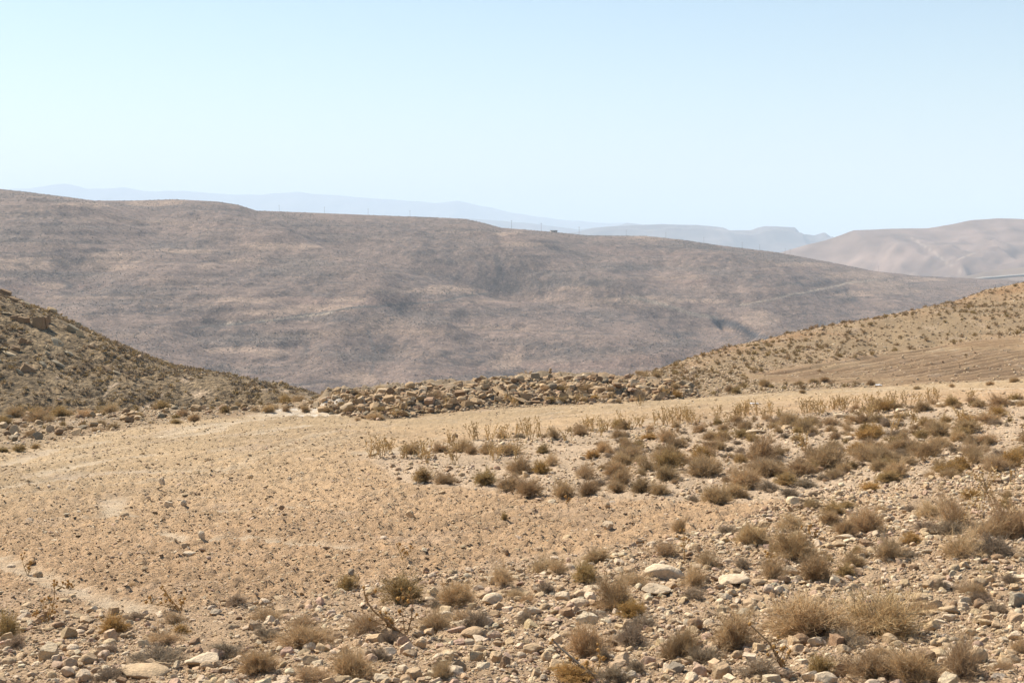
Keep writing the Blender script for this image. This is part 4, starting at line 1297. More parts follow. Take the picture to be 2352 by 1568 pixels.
    (c6(1690, 1045), 130, 70, 'o', "dark ochre bush by pale stones", None),
    (c6(2050, 910), 110, 60, 'b', "bush on the slope's crest left of bare rock", None),
    (c6(2190, 950), 130, 60, 'b', "olive brown bush below the slope's crest", None),
    (c6(2120, 1020), 170, 80, 'b', "wide bush under the slope's crest", None),
    (c6(805, 757), 60, 34, 'b', "first of the three dark bushes on the smooth strip", None),
    (c6(905, 745), 70, 30, 'b', "second of the three dark bushes on the smooth strip", None),
    (c6(985, 737), 72, 34, 'b', "largest of the three dark bushes on the smooth strip", "three dark strip bushes"),
    (c6(615, 775), 45, 28, 'o', "dark bush by the end of the tumbled wall", None),
    (c6(830, 815), 50, 26, 'b', "small brown bush beneath the three dark bushes", None),
    (c6(1860, 775), 45, 30, 'b', "dark tuft on the line between field and strip", None),
    (c6(1620, 788), 60, 26, 'b', "brown tuft at the foot of the red ploughland", None),
    (c6(2120, 760), 60, 30, 'b', "brown tuft on the strip's upper rim", None),
    (c6(2290, 740), 80, 40, 'b', "brown bush on the strip's upper rim at the right edge", None),
    (c4(770, 1062), 80, 44, 'b', "brown bush alone before the left stones", "left band bush"),
    (c4(660, 1082), 70, 34, 'b', "paler bush left of the lone brown bush", None),
    (c4(240, 1195), 70, 40, 'o', "ochre bush at the field's far left corner", None),
    (c4(130, 1215), 110, 45, 'o', "bush row end at the field's far left corner", None),
    (c4(20, 1222), 100, 36, 'o', "ochre bush cut by the left edge behind the field", None),
    (c4(945, 985), 80, 42, 'o', "round ochre bush behind the left stones", None),
    (c4(1215, 1025), 90, 36, 'o', "olive mat at the field's far rim", None),
    (c4(1210, 985), 60, 30, 'o', "yellow ochre bush above the olive mat", None),
    (c4(1330, 1010), 100, 60, 'b', "brown bush at the field's far rim", None),
    (c4(1590, 905), 60, 36, 'b', "dark bush on the dip's edge", None),
    (c4(1840, 950), 90, 60, 'b', "brown bush against the left tip of the rubble", None),
    (c4(1970, 940), 60, 35, 'b', "dark bush on the white dusty patch", None),
    (c4(2110, 945), 70, 50, 'b', "brown bush right of the white dusty patch", None),
    (c4(2260, 948), 80, 40, 'b', "low dark bush under the rubble", None),
    (ra(600, 585), 240, 90, 'b', "wide brown bush at the foot of the rubble heap", "rubble-foot bush"),
    (ra(385, 597), 100, 40, 'w', "reddish brown tuft left of the rubble-foot bush", None),
    (ra(290, 505), 200, 90, 'b', "ochre bush in the left end of the rubble", None),
    (ra(490, 315), 110, 60, 'b', "brown bush on the rubble's crest", None),
    (ra(360, 285), 110, 50, 'b', "bush capping the rubble's left crest", None),
    (ra(190, 430), 110, 50, 'o', "olive bush in the rubble's left end", None),
    (ra(640, 490), 160, 50, 'o', "ochre bush behind the rubble-foot bush", None),
    (rb(2080, 415), 170, 90, 'o', "dense round bush below the squared wall corner", "wall-corner bush"),
    (rb(1660, 440), 170, 110, 'g', "grey bush in front of the tumbled wall", None),
    (rb(1870, 445), 130, 55, 'g', "low grey bush left of the wall-corner bush", None),
    (rb(1030, 330), 230, 70, 'b', "wide brown bush in the middle of the rubble", None),
    (rb(550, 340), 150, 60, 'b', "dark brown bush in the rubble", None),
    (rb(570, 275), 140, 50, 'b', "brown bush below the little cairn", None),
    (rb(720, 260), 110, 55, 'b', "brown bush right of the little cairn", None),
    (rb(720, 340), 130, 45, 'o', "ochre bush low in the rubble", None),
    (rb(590, 470), 130, 70, 'o', "olive bush at the rubble's front", None),
    (rb(720, 485), 120, 80, 'b', "brown bush with pale twigs at the rubble's front", None),
    (rb(1110, 435), 110, 60, 'o', "olive bush under a square block", None),
    (rb(1230, 445), 110, 55, 'b', "brown bush between two blocks", None),
    (rb(1390, 470), 80, 45, 'b', "ochre tuft by the wall's front", None),
    (rb(1560, 460), 110, 50, 'w', "tawny tuft by the wall's front", None),
    (rb(870, 225), 110, 45, 'b', "bush on the rubble's right crest", None),
    (rb(1720, 60), 120, 60, 'b', "tawny bush on the hill's low skyline", None),
    (rb(1650, 140), 130, 50, 'b', "tawny bush where the hill meets the rubble", None),
]

plants = []      # dict(x,y,z,w,h,style,label,phrase,px,py,hand)
prt = random.Random(11)
for (px, py, cs), w, h, t, lab, phrase in HAND:
    w, h = w * cs, h * cs
    g = near.hit(px, min(py, 1566), 4, 180)
    if g is None: continue
    ps = proj_scale(g)
    plants.append(dict(x=g[0], y=g[1], wp=w, hp=h, style=T_[t], label=lab, phrase=phrase, px=px, py=py, hand=True, ps=ps))

# ---- further bushes, scattered by zone
taken = [(p['x'], p['y'], .5 * p['wp'] / p['ps']) for p in plants]


class Grid:
    def __init__(self, cell=1.5): self.c = cell; self.d = {}

    def put(self, x, y, r): self.d.setdefault((int(x // self.c), int(y // self.c)), []).append((x, y, r))

    def free(self, x, y, r, k=1.0):
        i, j = int(x // self.c), int(y // self.c)
        for a in (-1, 0, 1):
            for b in (-1, 0, 1):
                for (u, v_, q) in self.d.get((i + a, j + b), ()):
                    if (x - u) ** 2 + (y - v_) ** 2 < (k * (r + q)) ** 2: return False
        return True


gr = Grid()
for t in taken: gr.put(*t)
for t in occupied: gr.put(*t)


def strew(n, ya, yb, zone, size, styles, seed, k=.8, dens=None, xr=None):
    r = np.random.default_rng(seed)
    got = 0
    y = np.sqrt(r.uniform(ya * ya, yb * yb, n)); x = r.uniform(-1, 1, n) * (y * .40 + 2.4) if xr is None else r.uniform(xr[0], xr[1], n)
    z = near.z(x, y); px, py = project(x, y, z)
    ok = zone(px, py)
    if dens is not None: ok &= r.uniform(0, 1, n) < dens(x, y)
    for i in np.nonzero(ok)[0]:
        w = size[0] * (size[1] / size[0]) ** (r.uniform() ** 1.3)
        st = styles[r.integers(len(styles))]
        if not gr.free(x[i], y[i], w / 2, k): continue
        if st == 'grey': w *= .8
        gr.put(x[i], y[i], w / 2)
        ps = F / (y[i] * CP - z[i] * SP)
        hh = w * {'straw': .6, 'olive': .62, 'grey': .36, 'wispy': .5}[st] * r.uniform(.8, 1.15)
        plants.append(dict(x=x[i], y=y[i], wp=w * ps, hp=hh * ps, style=st, label=None, phrase=None, px=px[i], py=py[i], hand=False, ps=ps))
        got += 1
    return got


clump = lambda f, o, lo: (lambda x, y: np.clip(lo + 1.6 * fbm(x * f + o, y * f, 3), 0, 1))
fedge = lambda px: np.interp(px, [p[0] for p in FIELD_EDGE_P], [p[1] for p in FIELD_EDGE_P])
S4 = ['straw', 'straw', 'straw', 'olive', 'grey', 'grey', 'wispy']
strew(6000, 18, 46, lambda a, b: inside(a, b, SLOPE_P) & ((a > 1380) | (b < 1012)), (.18, .55), S4, 31, .52, clump(.35, 3, .5))
strew(500, 8, 20, lambda a, b: inside(a, b, ROCKY_P) & (a > 1300), (.14, .42), ['grey', 'grey', 'straw', 'wispy', 'olive'], 32, .95, clump(.5, 7, .4))
strew(240, 8, 16, lambda a, b: inside(a, b, ROCKY_P) & (a <= 1300), (.12, .38), ['grey', 'wispy', 'wispy', 'grey', 'olive'], 33, .95, clump(.5, 9, .35))
strew(45, 12, 40, lambda a, b: ~inside(a, b, ROCKY_P) & ~inside(a, b, SLOPE_P) & (b > fedge(a) + 12), (.10, .20), ['wispy', 'grey'], 34)
strew(15000, 44, 140, lambda a, b: (b < fedge(a) - 2) & ~inside(a, b, PLOUGH_P) & (a > 1440) & ~inside(a, b, RUBBLE_P), (.18, .6), ['straw', 'olive', 'straw', 'grey', 'grey'], 35, .60, clump(.12, 5, 1.1))
strew(700, 36, 60, lambda a, b: (b < fedge(a) - 3) & (a < 760), (.25, .8), ['straw', 'olive', 'olive', 'wispy'], 36, .8, clump(.3, 1, .5))
strew(120, 46, 68, lambda a, b: inside(a, b, RUBBLE_P), (.35, .9), ['straw', 'olive', 'straw'], 37, 1.0, clump(.4, 2, .45))
strew(9000, 44, 135, lambda a, b: (b < fedge(a) - 2) & ~inside(a, b, PLOUGH_P) & (a > 1400) & ~inside(a, b, RUBBLE_P), (.12, .32), ['straw', 'wispy', 'grey'], 39, .65, clump(.2, 8, .9))
strew(60, 44, 120, lambda a, b: inside(a, b, PLOUGH_P), (.2, .5), ['straw', 'wispy'], 38, 1.0)

for p in plants: p['z'] = float(near.z(p['x'], p['y']))
in_view = lambda p: -60 < p['px'] < 2412 and p['py'] < 1680
plants.sort(key=lambda p: -(p['wp'] * p['hp'] if in_view(p) else 0))
single = [p for p in plants if p['hand']]
rest = [p for p in plants if not p['hand']]
n_more = 300 - len(single)
single += rest[:n_more]
mass = rest[n_more:]

STYLE_WORDS = {'straw': ['straw-brown', 'brown', 'dry brown', 'tawny'], 'olive': ['olive-brown', 'ochre', 'olive'], 'grey': ['grey', 'dark grey', 'ashy grey'], 'wispy': ['pale straw', 'wispy tan', 'thin straw']}
NAME_OF = {'straw': 'bush', 'olive': 'bush', 'grey': 'mat', 'wispy': 'tuft'}
things_to_label = []
pr = np.random.default_rng(77)
for p in single:
    s = p['style']
    w = p['wp'] / p['ps']; h = p['hp'] / p['ps']
    a, b = SHRUBS[s][int(pr.integers(9))]
    root = bpy.data.objects.new("shrub", None); COL.objects.link(root)
    root.location = (p['x'], p['y'] + w * .22 * (1 if p['hand'] else 0), float(near.z(p['x'], p['y'] + (w * .22 if p['hand'] else 0))))
    root.rotation_euler = (pr.normal() * .06, pr.normal() * .06, pr.uniform(0, 6.28))
    nat = {'straw': .66, 'olive': .68, 'grey': .40, 'wispy': .60}[s]
    root.scale = (w * pr.uniform(1.1, 1.32), w * pr.uniform(1.0, 1.2), min(max(h / nat * 1.0, w * .52), w * 1.5))
    vi = int(pr.integers(len(STYLE_WORDS[s])))
    f = pr.uniform(.86, 1.14)
    if STYLE_WORDS[s][vi].startswith('dark') or STYLE_WORDS[s][vi] == 'brown': f *= .85
    if STYLE_WORDS[s][vi].startswith('pale') or STYLE_WORDS[s][vi] == 'tawny': f *= 1.12
    col = np.array(SHRUB_TINT[s]) * f * pr.uniform(.98, 1.02, 3)
    if STYLE_WORDS[s][vi] == 'ochre': col = col * np.array([1.12, 1.0, .82])
    for nm, me_, cc in (("stems", a, np.array([.30, .21, .13])), ("twigs", b, col)):
        o = add("woody_stem" if nm == "stems" else "twig_crown", me_, None, root)
        o["tint"] = [float(c) for c in cc]
    tag(root, p['label'], "shrub", "dry shrubs of the stony slopes")
    if p['phrase']: LANDMARKS.append((p['phrase'], p['px'], p['py'] - p['hp'] / 2))
    if not p['label']:
        things_to_label.append(dict(o=root, px=p['px'], py=p['py'], word=STYLE_WORDS[s][vi], noun=NAME_OF[s], size=w, kind='shrub'))
    gr.put(p['x'], p['y'], w / 2)

# the remaining small bushes: one mass of scrub
mg = Merge()
mr = np.random.default_rng(5)
for st in ('straw', 'olive', 'grey', 'wispy'):
    sel = [p for p in mass if p['style'] == st]
    lib = TUFTS_GREY if st == 'grey' else TUFTS
    big_ = [p for p in sel if p['wp'] > 26]
    for group, libx in (([p for p in sel if p['wp'] <= 26], None), (big_, 'hi')):
        for k in range(6):
            g_ = group[k::6]
            if not g_: continue
            if libx:
                av, af, ash = None, None, None
                b = SHRUBS[st][k][1]
                vv = np.empty(len(b.vertices) * 3, np.float32); b.vertices.foreach_get("co", vv); vv = vv.reshape(-1, 3)
                ff = np.empty(len(b.polygons) * 3, np.int32); b.loops.foreach_get("vertex_index", ff); ff = ff.reshape(-1, 3)
                sh = np.empty(len(b.vertices) * 4, np.float32); b.attributes["shade"].data.foreach_get("color", sh); sh = sh.reshape(-1, 4)[:, :3]
            else:
                vv, ff, sh = lib[k % len(lib)]
            n = len(g_)
            pos = np.array([[p['x'], p['y'], p['z']] for p in g_])
            W = np.array([p['wp'] / p['ps'] for p in g_]); Hh = np.array([p['hp'] / p['ps'] for p in g_])
            R = rot_mats(mr.uniform(0, 6.28, n), np.zeros(n), np.zeros(n))
            c = np.array(SHRUB_TINT[st]) * mr.uniform(.8, 1.1, (n, 1)) * mr.uniform(.98, 1.02, (n, 3)) * (1.0 if libx else .78)
            mg.put(vv, ff, pos, R, np.stack([W * 1.05, W * 1.05, Hh / {'straw': .62, 'olive': .62, 'grey': .38, 'wispy': .6}[st]], 1), c, sh)
o = mg.done("scrub", M_TWIG_G, sm=False)
tag(o, "mass of small dry scrub dotted over the slopes", "scrub", kind="stuff")

# ------------------------------------------------------------------ dry thistles
def tube_path(pts, r0, r1, seg=5):
    pts = np.asarray(pts, float); n = len(pts)
    d = np.gradient(pts, axis=0); d /= np.linalg.norm(d, axis=1, keepdims=True) + 1e-9
    a = np.cross(d, np.array([.31, .87, .2])); a /= np.linalg.norm(a, axis=1, keepdims=True) + 1e-9
    b = np.cross(d, a)
    rad = np.linspace(r0, r1, n)[:, None]
    ang = np.arange(seg) * 2 * np.pi / seg
    v = np.stack([pts + rad * (a * math.cos(t) + b * math.sin(t)) for t in ang], 1).reshape(-1, 3)
    f = []
    for i in range(n - 1):
        for j in range(seg):
            p, q = i * seg + j, i * seg + (j + 1) % seg
            f += [(p, q, q + seg), (p, q + seg, p + seg)]
    return v, np.array(f)


class Soup:
    def __init__(self): self.v = []; self.f = []; self.n = 0; self.s = []

    def add(self, vf, shade=1.0):
        v, f = vf
        self.v.append(v); self.f.append(np.asarray(f) + self.n); self.n += len(v)
        self.s.append(np.full((len(v), 3), shade))

    def mesh(self, name, mat):
        m_ = mesh_from(name, np.concatenate(self.v), tris=np.concatenate(self.f))
        vcol(m_, "shade", np.concatenate(self.s)); m_.materials.append(mat)
        return m_


def head(c, r_, rr):
    """spiny seed head: a small knobbly bulb with bracts"""
    v, f = ICO[1]
    v = v * (1 + rr.normal(size=(len(v), 1)) * .12) * np.array([r_, r_, r_ * 1.15]) + c
    vs, fs = [v], [f]; n = len(v)
    for _ in range(14):
        d = rr.normal(size=3); d[2] = abs(d[2]) * .7; d /= np.linalg.norm(d)
        s_ = np.cross(d, rr.normal(size=3)); s_ /= np.linalg.norm(s_)
        vs.append(np.array([c + d * r_ * .7 + s_ * r_ * .22, c + d * r_ * .7 - s_ * r_ * .22, c + d * r_ * 2.1])); fs.append(np.array([[n, n + 1, n + 2]])); n += 3
    return np.concatenate(vs), np.concatenate(fs)


def make_thistle(paths, base_w, name_label, loc, tint, group, heads_r, seed, leaf=True, landmark=None, px=0, py=0, separate=True):
    """paths: stems in local metres; heads at their ends"""
    rr = np.random.default_rng(seed)
    root = bpy.data.objects.new("thistle", None); COL.objects.link(root); root.location = loc
    ends = []
    for i, (p, w) in enumerate(paths):
        p = np.asarray(p, float)
        sp = Soup(); sp.add(tube_path(p, w, w * .45))
        if leaf:
            L = np.linalg.norm(p[-1] - p[0])
            for _ in range(int(5 + L * 16)):           # shrivelled spiny leaf scraps along the stem
                t = rr.uniform(.1, .98) * (len(p) - 1); a = int(t); q = p[a] * (1 - t + a) + p[min(a + 1, len(p) - 1)] * (t - a)
                d = rr.normal(size=3) * np.array([1, 1, .6]); d /= np.linalg.norm(d); s_ = np.cross(d, rr.normal(size=3)); s_ /= np.linalg.norm(s_)
                l = rr.uniform(.012, .04) * base_w; wq = l * .28
                sp.add((np.array([q + s_ * wq, q - s_ * wq, q + d * l]), [[0, 1, 2]]), rr.uniform(.7, 1.2))
        m_ = sp.mesh("thistle_stem", M_TWIG)
        o = add("stem", m_, None, root); o["tint"] = [float(c) for c in np.array(tint) * rr.uniform(.85, 1.1)]
        if heads_r > 0:
            sp = Soup(); sp.add(head(p[-1], heads_r * rr.uniform(.7, 1.1), rr))
            o2 = add("seed_head", sp.mesh("thistle_head", M_TWIG), None, root); o2["tint"] = [.50, .29, .10]
    tag(root, name_label, "thistle", group)
    if landmark: LANDMARKS.append((landmark, px, py))
    return root


def screen_stems(px, py, ends, w, lean_back=.15, wob=.02, seed=1):
    """stems from the ground at (px,py) towards image-measured tips, built at true size at that distance"""
    g = near.hit(px, py, 4, 180); ps = proj_scale(g)
    rr = np.random.default_rng(seed)
    out = []
    for ex, ey, wm in ends:
        tip = np.array([(ex - px) / ps, rr.uniform(-lean_back, lean_back), (py - ey) / ps])
        n = 7
        t = np.linspace(0, 1, n)[:, None]
        p = tip * t + np.array([rr.normal() * .06, rr.normal() * .06, 0]) * np.linalg.norm(tip) * (t * (1 - t) * 4) + rr.normal(size=(n, 3)) * wob * np.linalg.norm(tip) * .4 * t
        p[0] = (0, 0, -.02)
        out.append((p, wm * w))
        # side shoots
        for _ in range(3):
            a = rr.integers(2, n - 1); d = rr.normal(size=3) * np.array([1, 1, .4]) + np.array([0, 0, .5]); d /= np.linalg.norm(d)
            l = np.linalg.norm(tip) * rr.uniform(.12, .25)
            out.append((np.stack([p[a], p[a] + d * l * .5, p[a] + d * l + np.array([0, 0, .02])]), wm * w * .5))
    return g, out


GOLD = (.46, .30, .13)
BR = (.36, .235, .12)
g, st = screen_stems(932, 1458, [(838, 1338, 1.3), (876, 1398, 1.0), (944, 1345, .8), (925, 1372, .6), (850, 1420, .7)], .0075, seed=3)
make_thistle(st, 1.2, "tall brown thistle leaning left in front of the olive dome bush", g, BR, "dead thistles standing among the stones", .013, 4, landmark="leaning thistle", px=885, py=1400)
g, st = screen_stems(1800, 1545, [(1722, 1432, 1.3), (1768, 1480, .8), (1812, 1500, .6)], .0075, seed=6)
make_thistle(st, 1.0, "bare thistle stalk leaning left above the bottom edge, under the spiky dark olive bush", g, BR, "dead thistles standing among the stones", .012, 7, landmark="bottom thistle stalk", px=1760, py=1490)
g, st = screen_stems(1372, 1560, [(1270, 1480, 1.2), (1345, 1518, .7)], .010, seed=9)
make_thistle(st, .8, "thin grey stalk sloping across the boulders at the bottom", g, (.34, .27, .19), "dead thistles standing among the stones", .012, 10)
# the great uprooted thistle at the right: a crown with stalks hanging and standing
g = near.hit(2290, 1205, 4, 180); ps = proj_scale(g)
crown = np.array([(2263 - 2290) / ps, 0, (1205 - 1128) / ps])
rr = np.random.default_rng(12)
st = []
for ex, ey in [(2200, 1212), (2232, 1175), (2333, 1168), (2318, 1202), (2296, 1215), (2262, 1196), (2210, 1160), (2225, 1085), (2248, 1070), (2272, 1062), (2288, 1092), (2310, 1085), (2240, 1110)]:
    tip = np.array([(ex - 2290) / ps, rr.uniform(-.18, .12), max((1205 - ey) / ps, .0)])
    t = np.linspace(0, 1, 8)[:, None]
    p = crown * (1 - t) + tip * t + np.array([0, 0, .06]) * (t * (1 - t) * 4) + rr.normal(size=(8, 3)) * .012 * t
    st.append((p, .0065))
    for _ in range(3):
        a = rr.integers(2, 7); d = rr.normal(size=3); d /= np.linalg.norm(d)
        st.append((np.stack([p[a], p[a] + d * .05, p[a] + d * .11]), .0045))
make_thistle(st, 1.3, "great dead thistle with drooping golden stalks over the straw bushes at the right", g, (.62, .45, .24), "dead thistles standing among the stones", .009, 13, landmark="great dead thistle", px=2265, py=1140)
for px, py, ends, lab in [
    ((c1(1250, 930)[0]), c1(1250, 930)[1], [(383, 1335, 1), (338, 1380, .8), (420, 1370, .7), (370, 1385, .6)], "golden dry weed with pale fallen stalks at the lower field edge"),
    (c1(330, 1010)[0], c1(330, 1010)[1], [(125, 1345, .8), (95, 1380, .7), (85, 1405, .6), (130, 1365, .6)], "thin orange weed beside the lower dusty track"),
    (c1(450, 775)[0], c1(450, 775)[1], [(135, 1335, 1), (165, 1335, .8), (170, 1345, .7)], "short dry weed clump at the end of the lower dusty track"),
    (c1(195, 690)[0], c1(195, 690)[1], [(40, 1280, .6), (62, 1300, .6)], "spindly stalk beside the rounded rock near the left edge"),
    (c2(420, 585)[0], c2(420, 585)[1], [(908, 1255, 1), (938, 1262, .6), (948, 1258, .5)], "dry weed with a forked stalk above the olive dome bush"),
    (c2(1760, 1360)[0], c2(1760, 1360)[1], [(1371, 1480, .7)], "single pale thistle stem below the tall dark-footed bush"),
    (c3(900, 440)[0], c3(900, 440)[1], [(1842, 1215, 1), (1862, 1210, .9), (1880, 1222, .8)], "orange dry thistle on the stony slope above the golden brown bush"),
    (c3(600, 690)[0], c3(600, 690)[1], [(1764, 1270, .6), (1772, 1280, .6)], "pale stalks sticking out of the straw fan"),
    (c3(2260, 60)[0], c3(2260, 60)[1], [(2318, 1040, .9), (2330, 1085, .7)], "lone golden thistle stalk in front of the right-edge ochre bush"),
    (c5(1555, 1235)[0], c5(1555, 1235)[1], [(1297, 1140, .7), (1310, 1143, .7)], "small yellow weed on bare sand under the slope's lower edge"),
    (c3(10, 590)[0], c3(10, 590)[1], [(1570, 1215, .8), (1576, 1240, .6)], "orange weed left of the pale dry tuft"),
    (c6(850, 1220)[0], c6(850, 1220)[1], [(1850, 1015, 1), (1838, 1020, .8), (1862, 1022, .8)], "orange thistle in the dense slope"),
]:
    g, st = screen_stems(px, py, ends, .007, seed=int(px))
    make_thistle(st, .8, lab, g, GOLD, "dead thistles standing among the stones", .012, int(px) + 1)

# golden weeds along the field edge
wr = np.random.default_rng(19)
WEED = [c5(270, 915), c5(210, 915), c5(330, 880), c5(420, 920), c5(540, 920), c5(590, 950), c5(760, 830), c5(920, 790), c5(1020, 800), c5(1105, 790), c5(1200, 780), c5(1270, 770), c5(1310, 785), c5(1370, 780), c5(1560, 815), c5(1690, 720), c5(1740, 735),
        c5(1780, 760), c5(1830, 730), c5(1950, 715), c5(2000, 720), c5(2060, 700), c5(2150, 700), c5(2230, 690), c5(2280, 680), c5(2330, 670), c5(770, 960), c5(1190, 930), c5(1055, 930),
        c6(40, 1020), c6(10, 1000), c6(80, 1030), c6(240, 1010), c6(300, 1030), c6(390, 1000), c6(450, 960), c6(510, 970), c6(560, 990), c6(610, 970), c6(650, 1000), c6(840, 960), c6(880, 950), c6(930, 965), c6(970, 950), c6(1040, 930), c6(1080, 915), c6(1110, 930),
        c6(1250, 1010), c6(1290, 940), c6(1340, 920), c6(1390, 910), c6(1270, 980), c6(1450, 905), c6(1550, 900), c6(1610, 890), c6(1700, 880), c6(1750, 870), c6(1590, 1030), c6(1920, 1000), c6(1990, 870), c6(840, 1180), c6(1450, 1090),
        c6(400, 960), c6(1190, 920), c6(1320, 960), c6(420, 980), rb(1310, 430), rb(900, 470), rb(980, 475), rb(780, 340), rb(1950, 400), rb(150, 510), ra(2250, 420), rb(1650, 510), ra(1400, 440), ra(900, 520), ra(820, 560), ra(2130, 370)]
gx_lab = []
for i, (px, py, cs) in enumerate(WEED):
    g = near.hit(px, py, 4, 180)
    if g is None: continue
    ps = proj_scale(g)
    n = int(wr.integers(5, 10)); hgt = wr.uniform(.28, .52)
    paths = []
    for _ in range(n):
        b = np.array([wr.normal() * .05, wr.normal() * .05, -.02]); az = wr.uniform(0, 6.28); sp_ = wr.uniform(.1, .55)
        tip = b + np.array([math.cos(az) * sp_, math.sin(az) * sp_, 1]) * hgt * wr.uniform(.6, 1.05)
        t = np.linspace(0, 1, 5)[:, None]
        p = b * (1 - t) + tip * t + wr.normal(size=(5, 3)) * .012 * t
        paths.append((p, .006))
        for _ in range(3):
            a = wr.integers(1, 4); d = (tip - b) / np.linalg.norm(tip - b) + wr.normal(size=3) * .5; d /= np.linalg.norm(d)
            paths.append((np.stack([p[a], p[a] + d * .07, p[a] + d * .15]), .004))
    sp1 = Soup()
    for p, w in paths:
        sp1.add(tube_path(p, w, w * .5, 4), wr.uniform(.8, 1.2))
        for _ in range(7):
            t = wr.uniform(.1, 1) * (len(p) - 1); a = min(int(t), len(p) - 2); q = p[a] * (1 - t + a) + p[a + 1] * (t - a)
            d = wr.normal(size=3); d /= np.linalg.norm(d); s_ = np.cross(d, wr.normal(size=3)); s_ /= np.linalg.norm(s_)
            l = wr.uniform(.015, .045)
            sp1.add((np.array([q + s_ * l * .3, q - s_ * l * .3, q + d * l]), [[0, 1, 2]]), wr.uniform(.8, 1.3))
        sp1.add(head(p[-1], .011, wr), .9)
    tint = np.array([.56, .39, .185]) * wr.uniform(.85, 1.1)
    root = add("dry_weed", sp1.mesh("dry_weed", M_TWIG)); root.location = g; root["tint"] = [float(c) for c in tint]
    tag(root, None, "weed", "golden dry weeds along the field edge")
    things_to_label.append(dict(o=root, px=px, py=py, word='golden', noun='weed', size=hgt, kind='weed'))

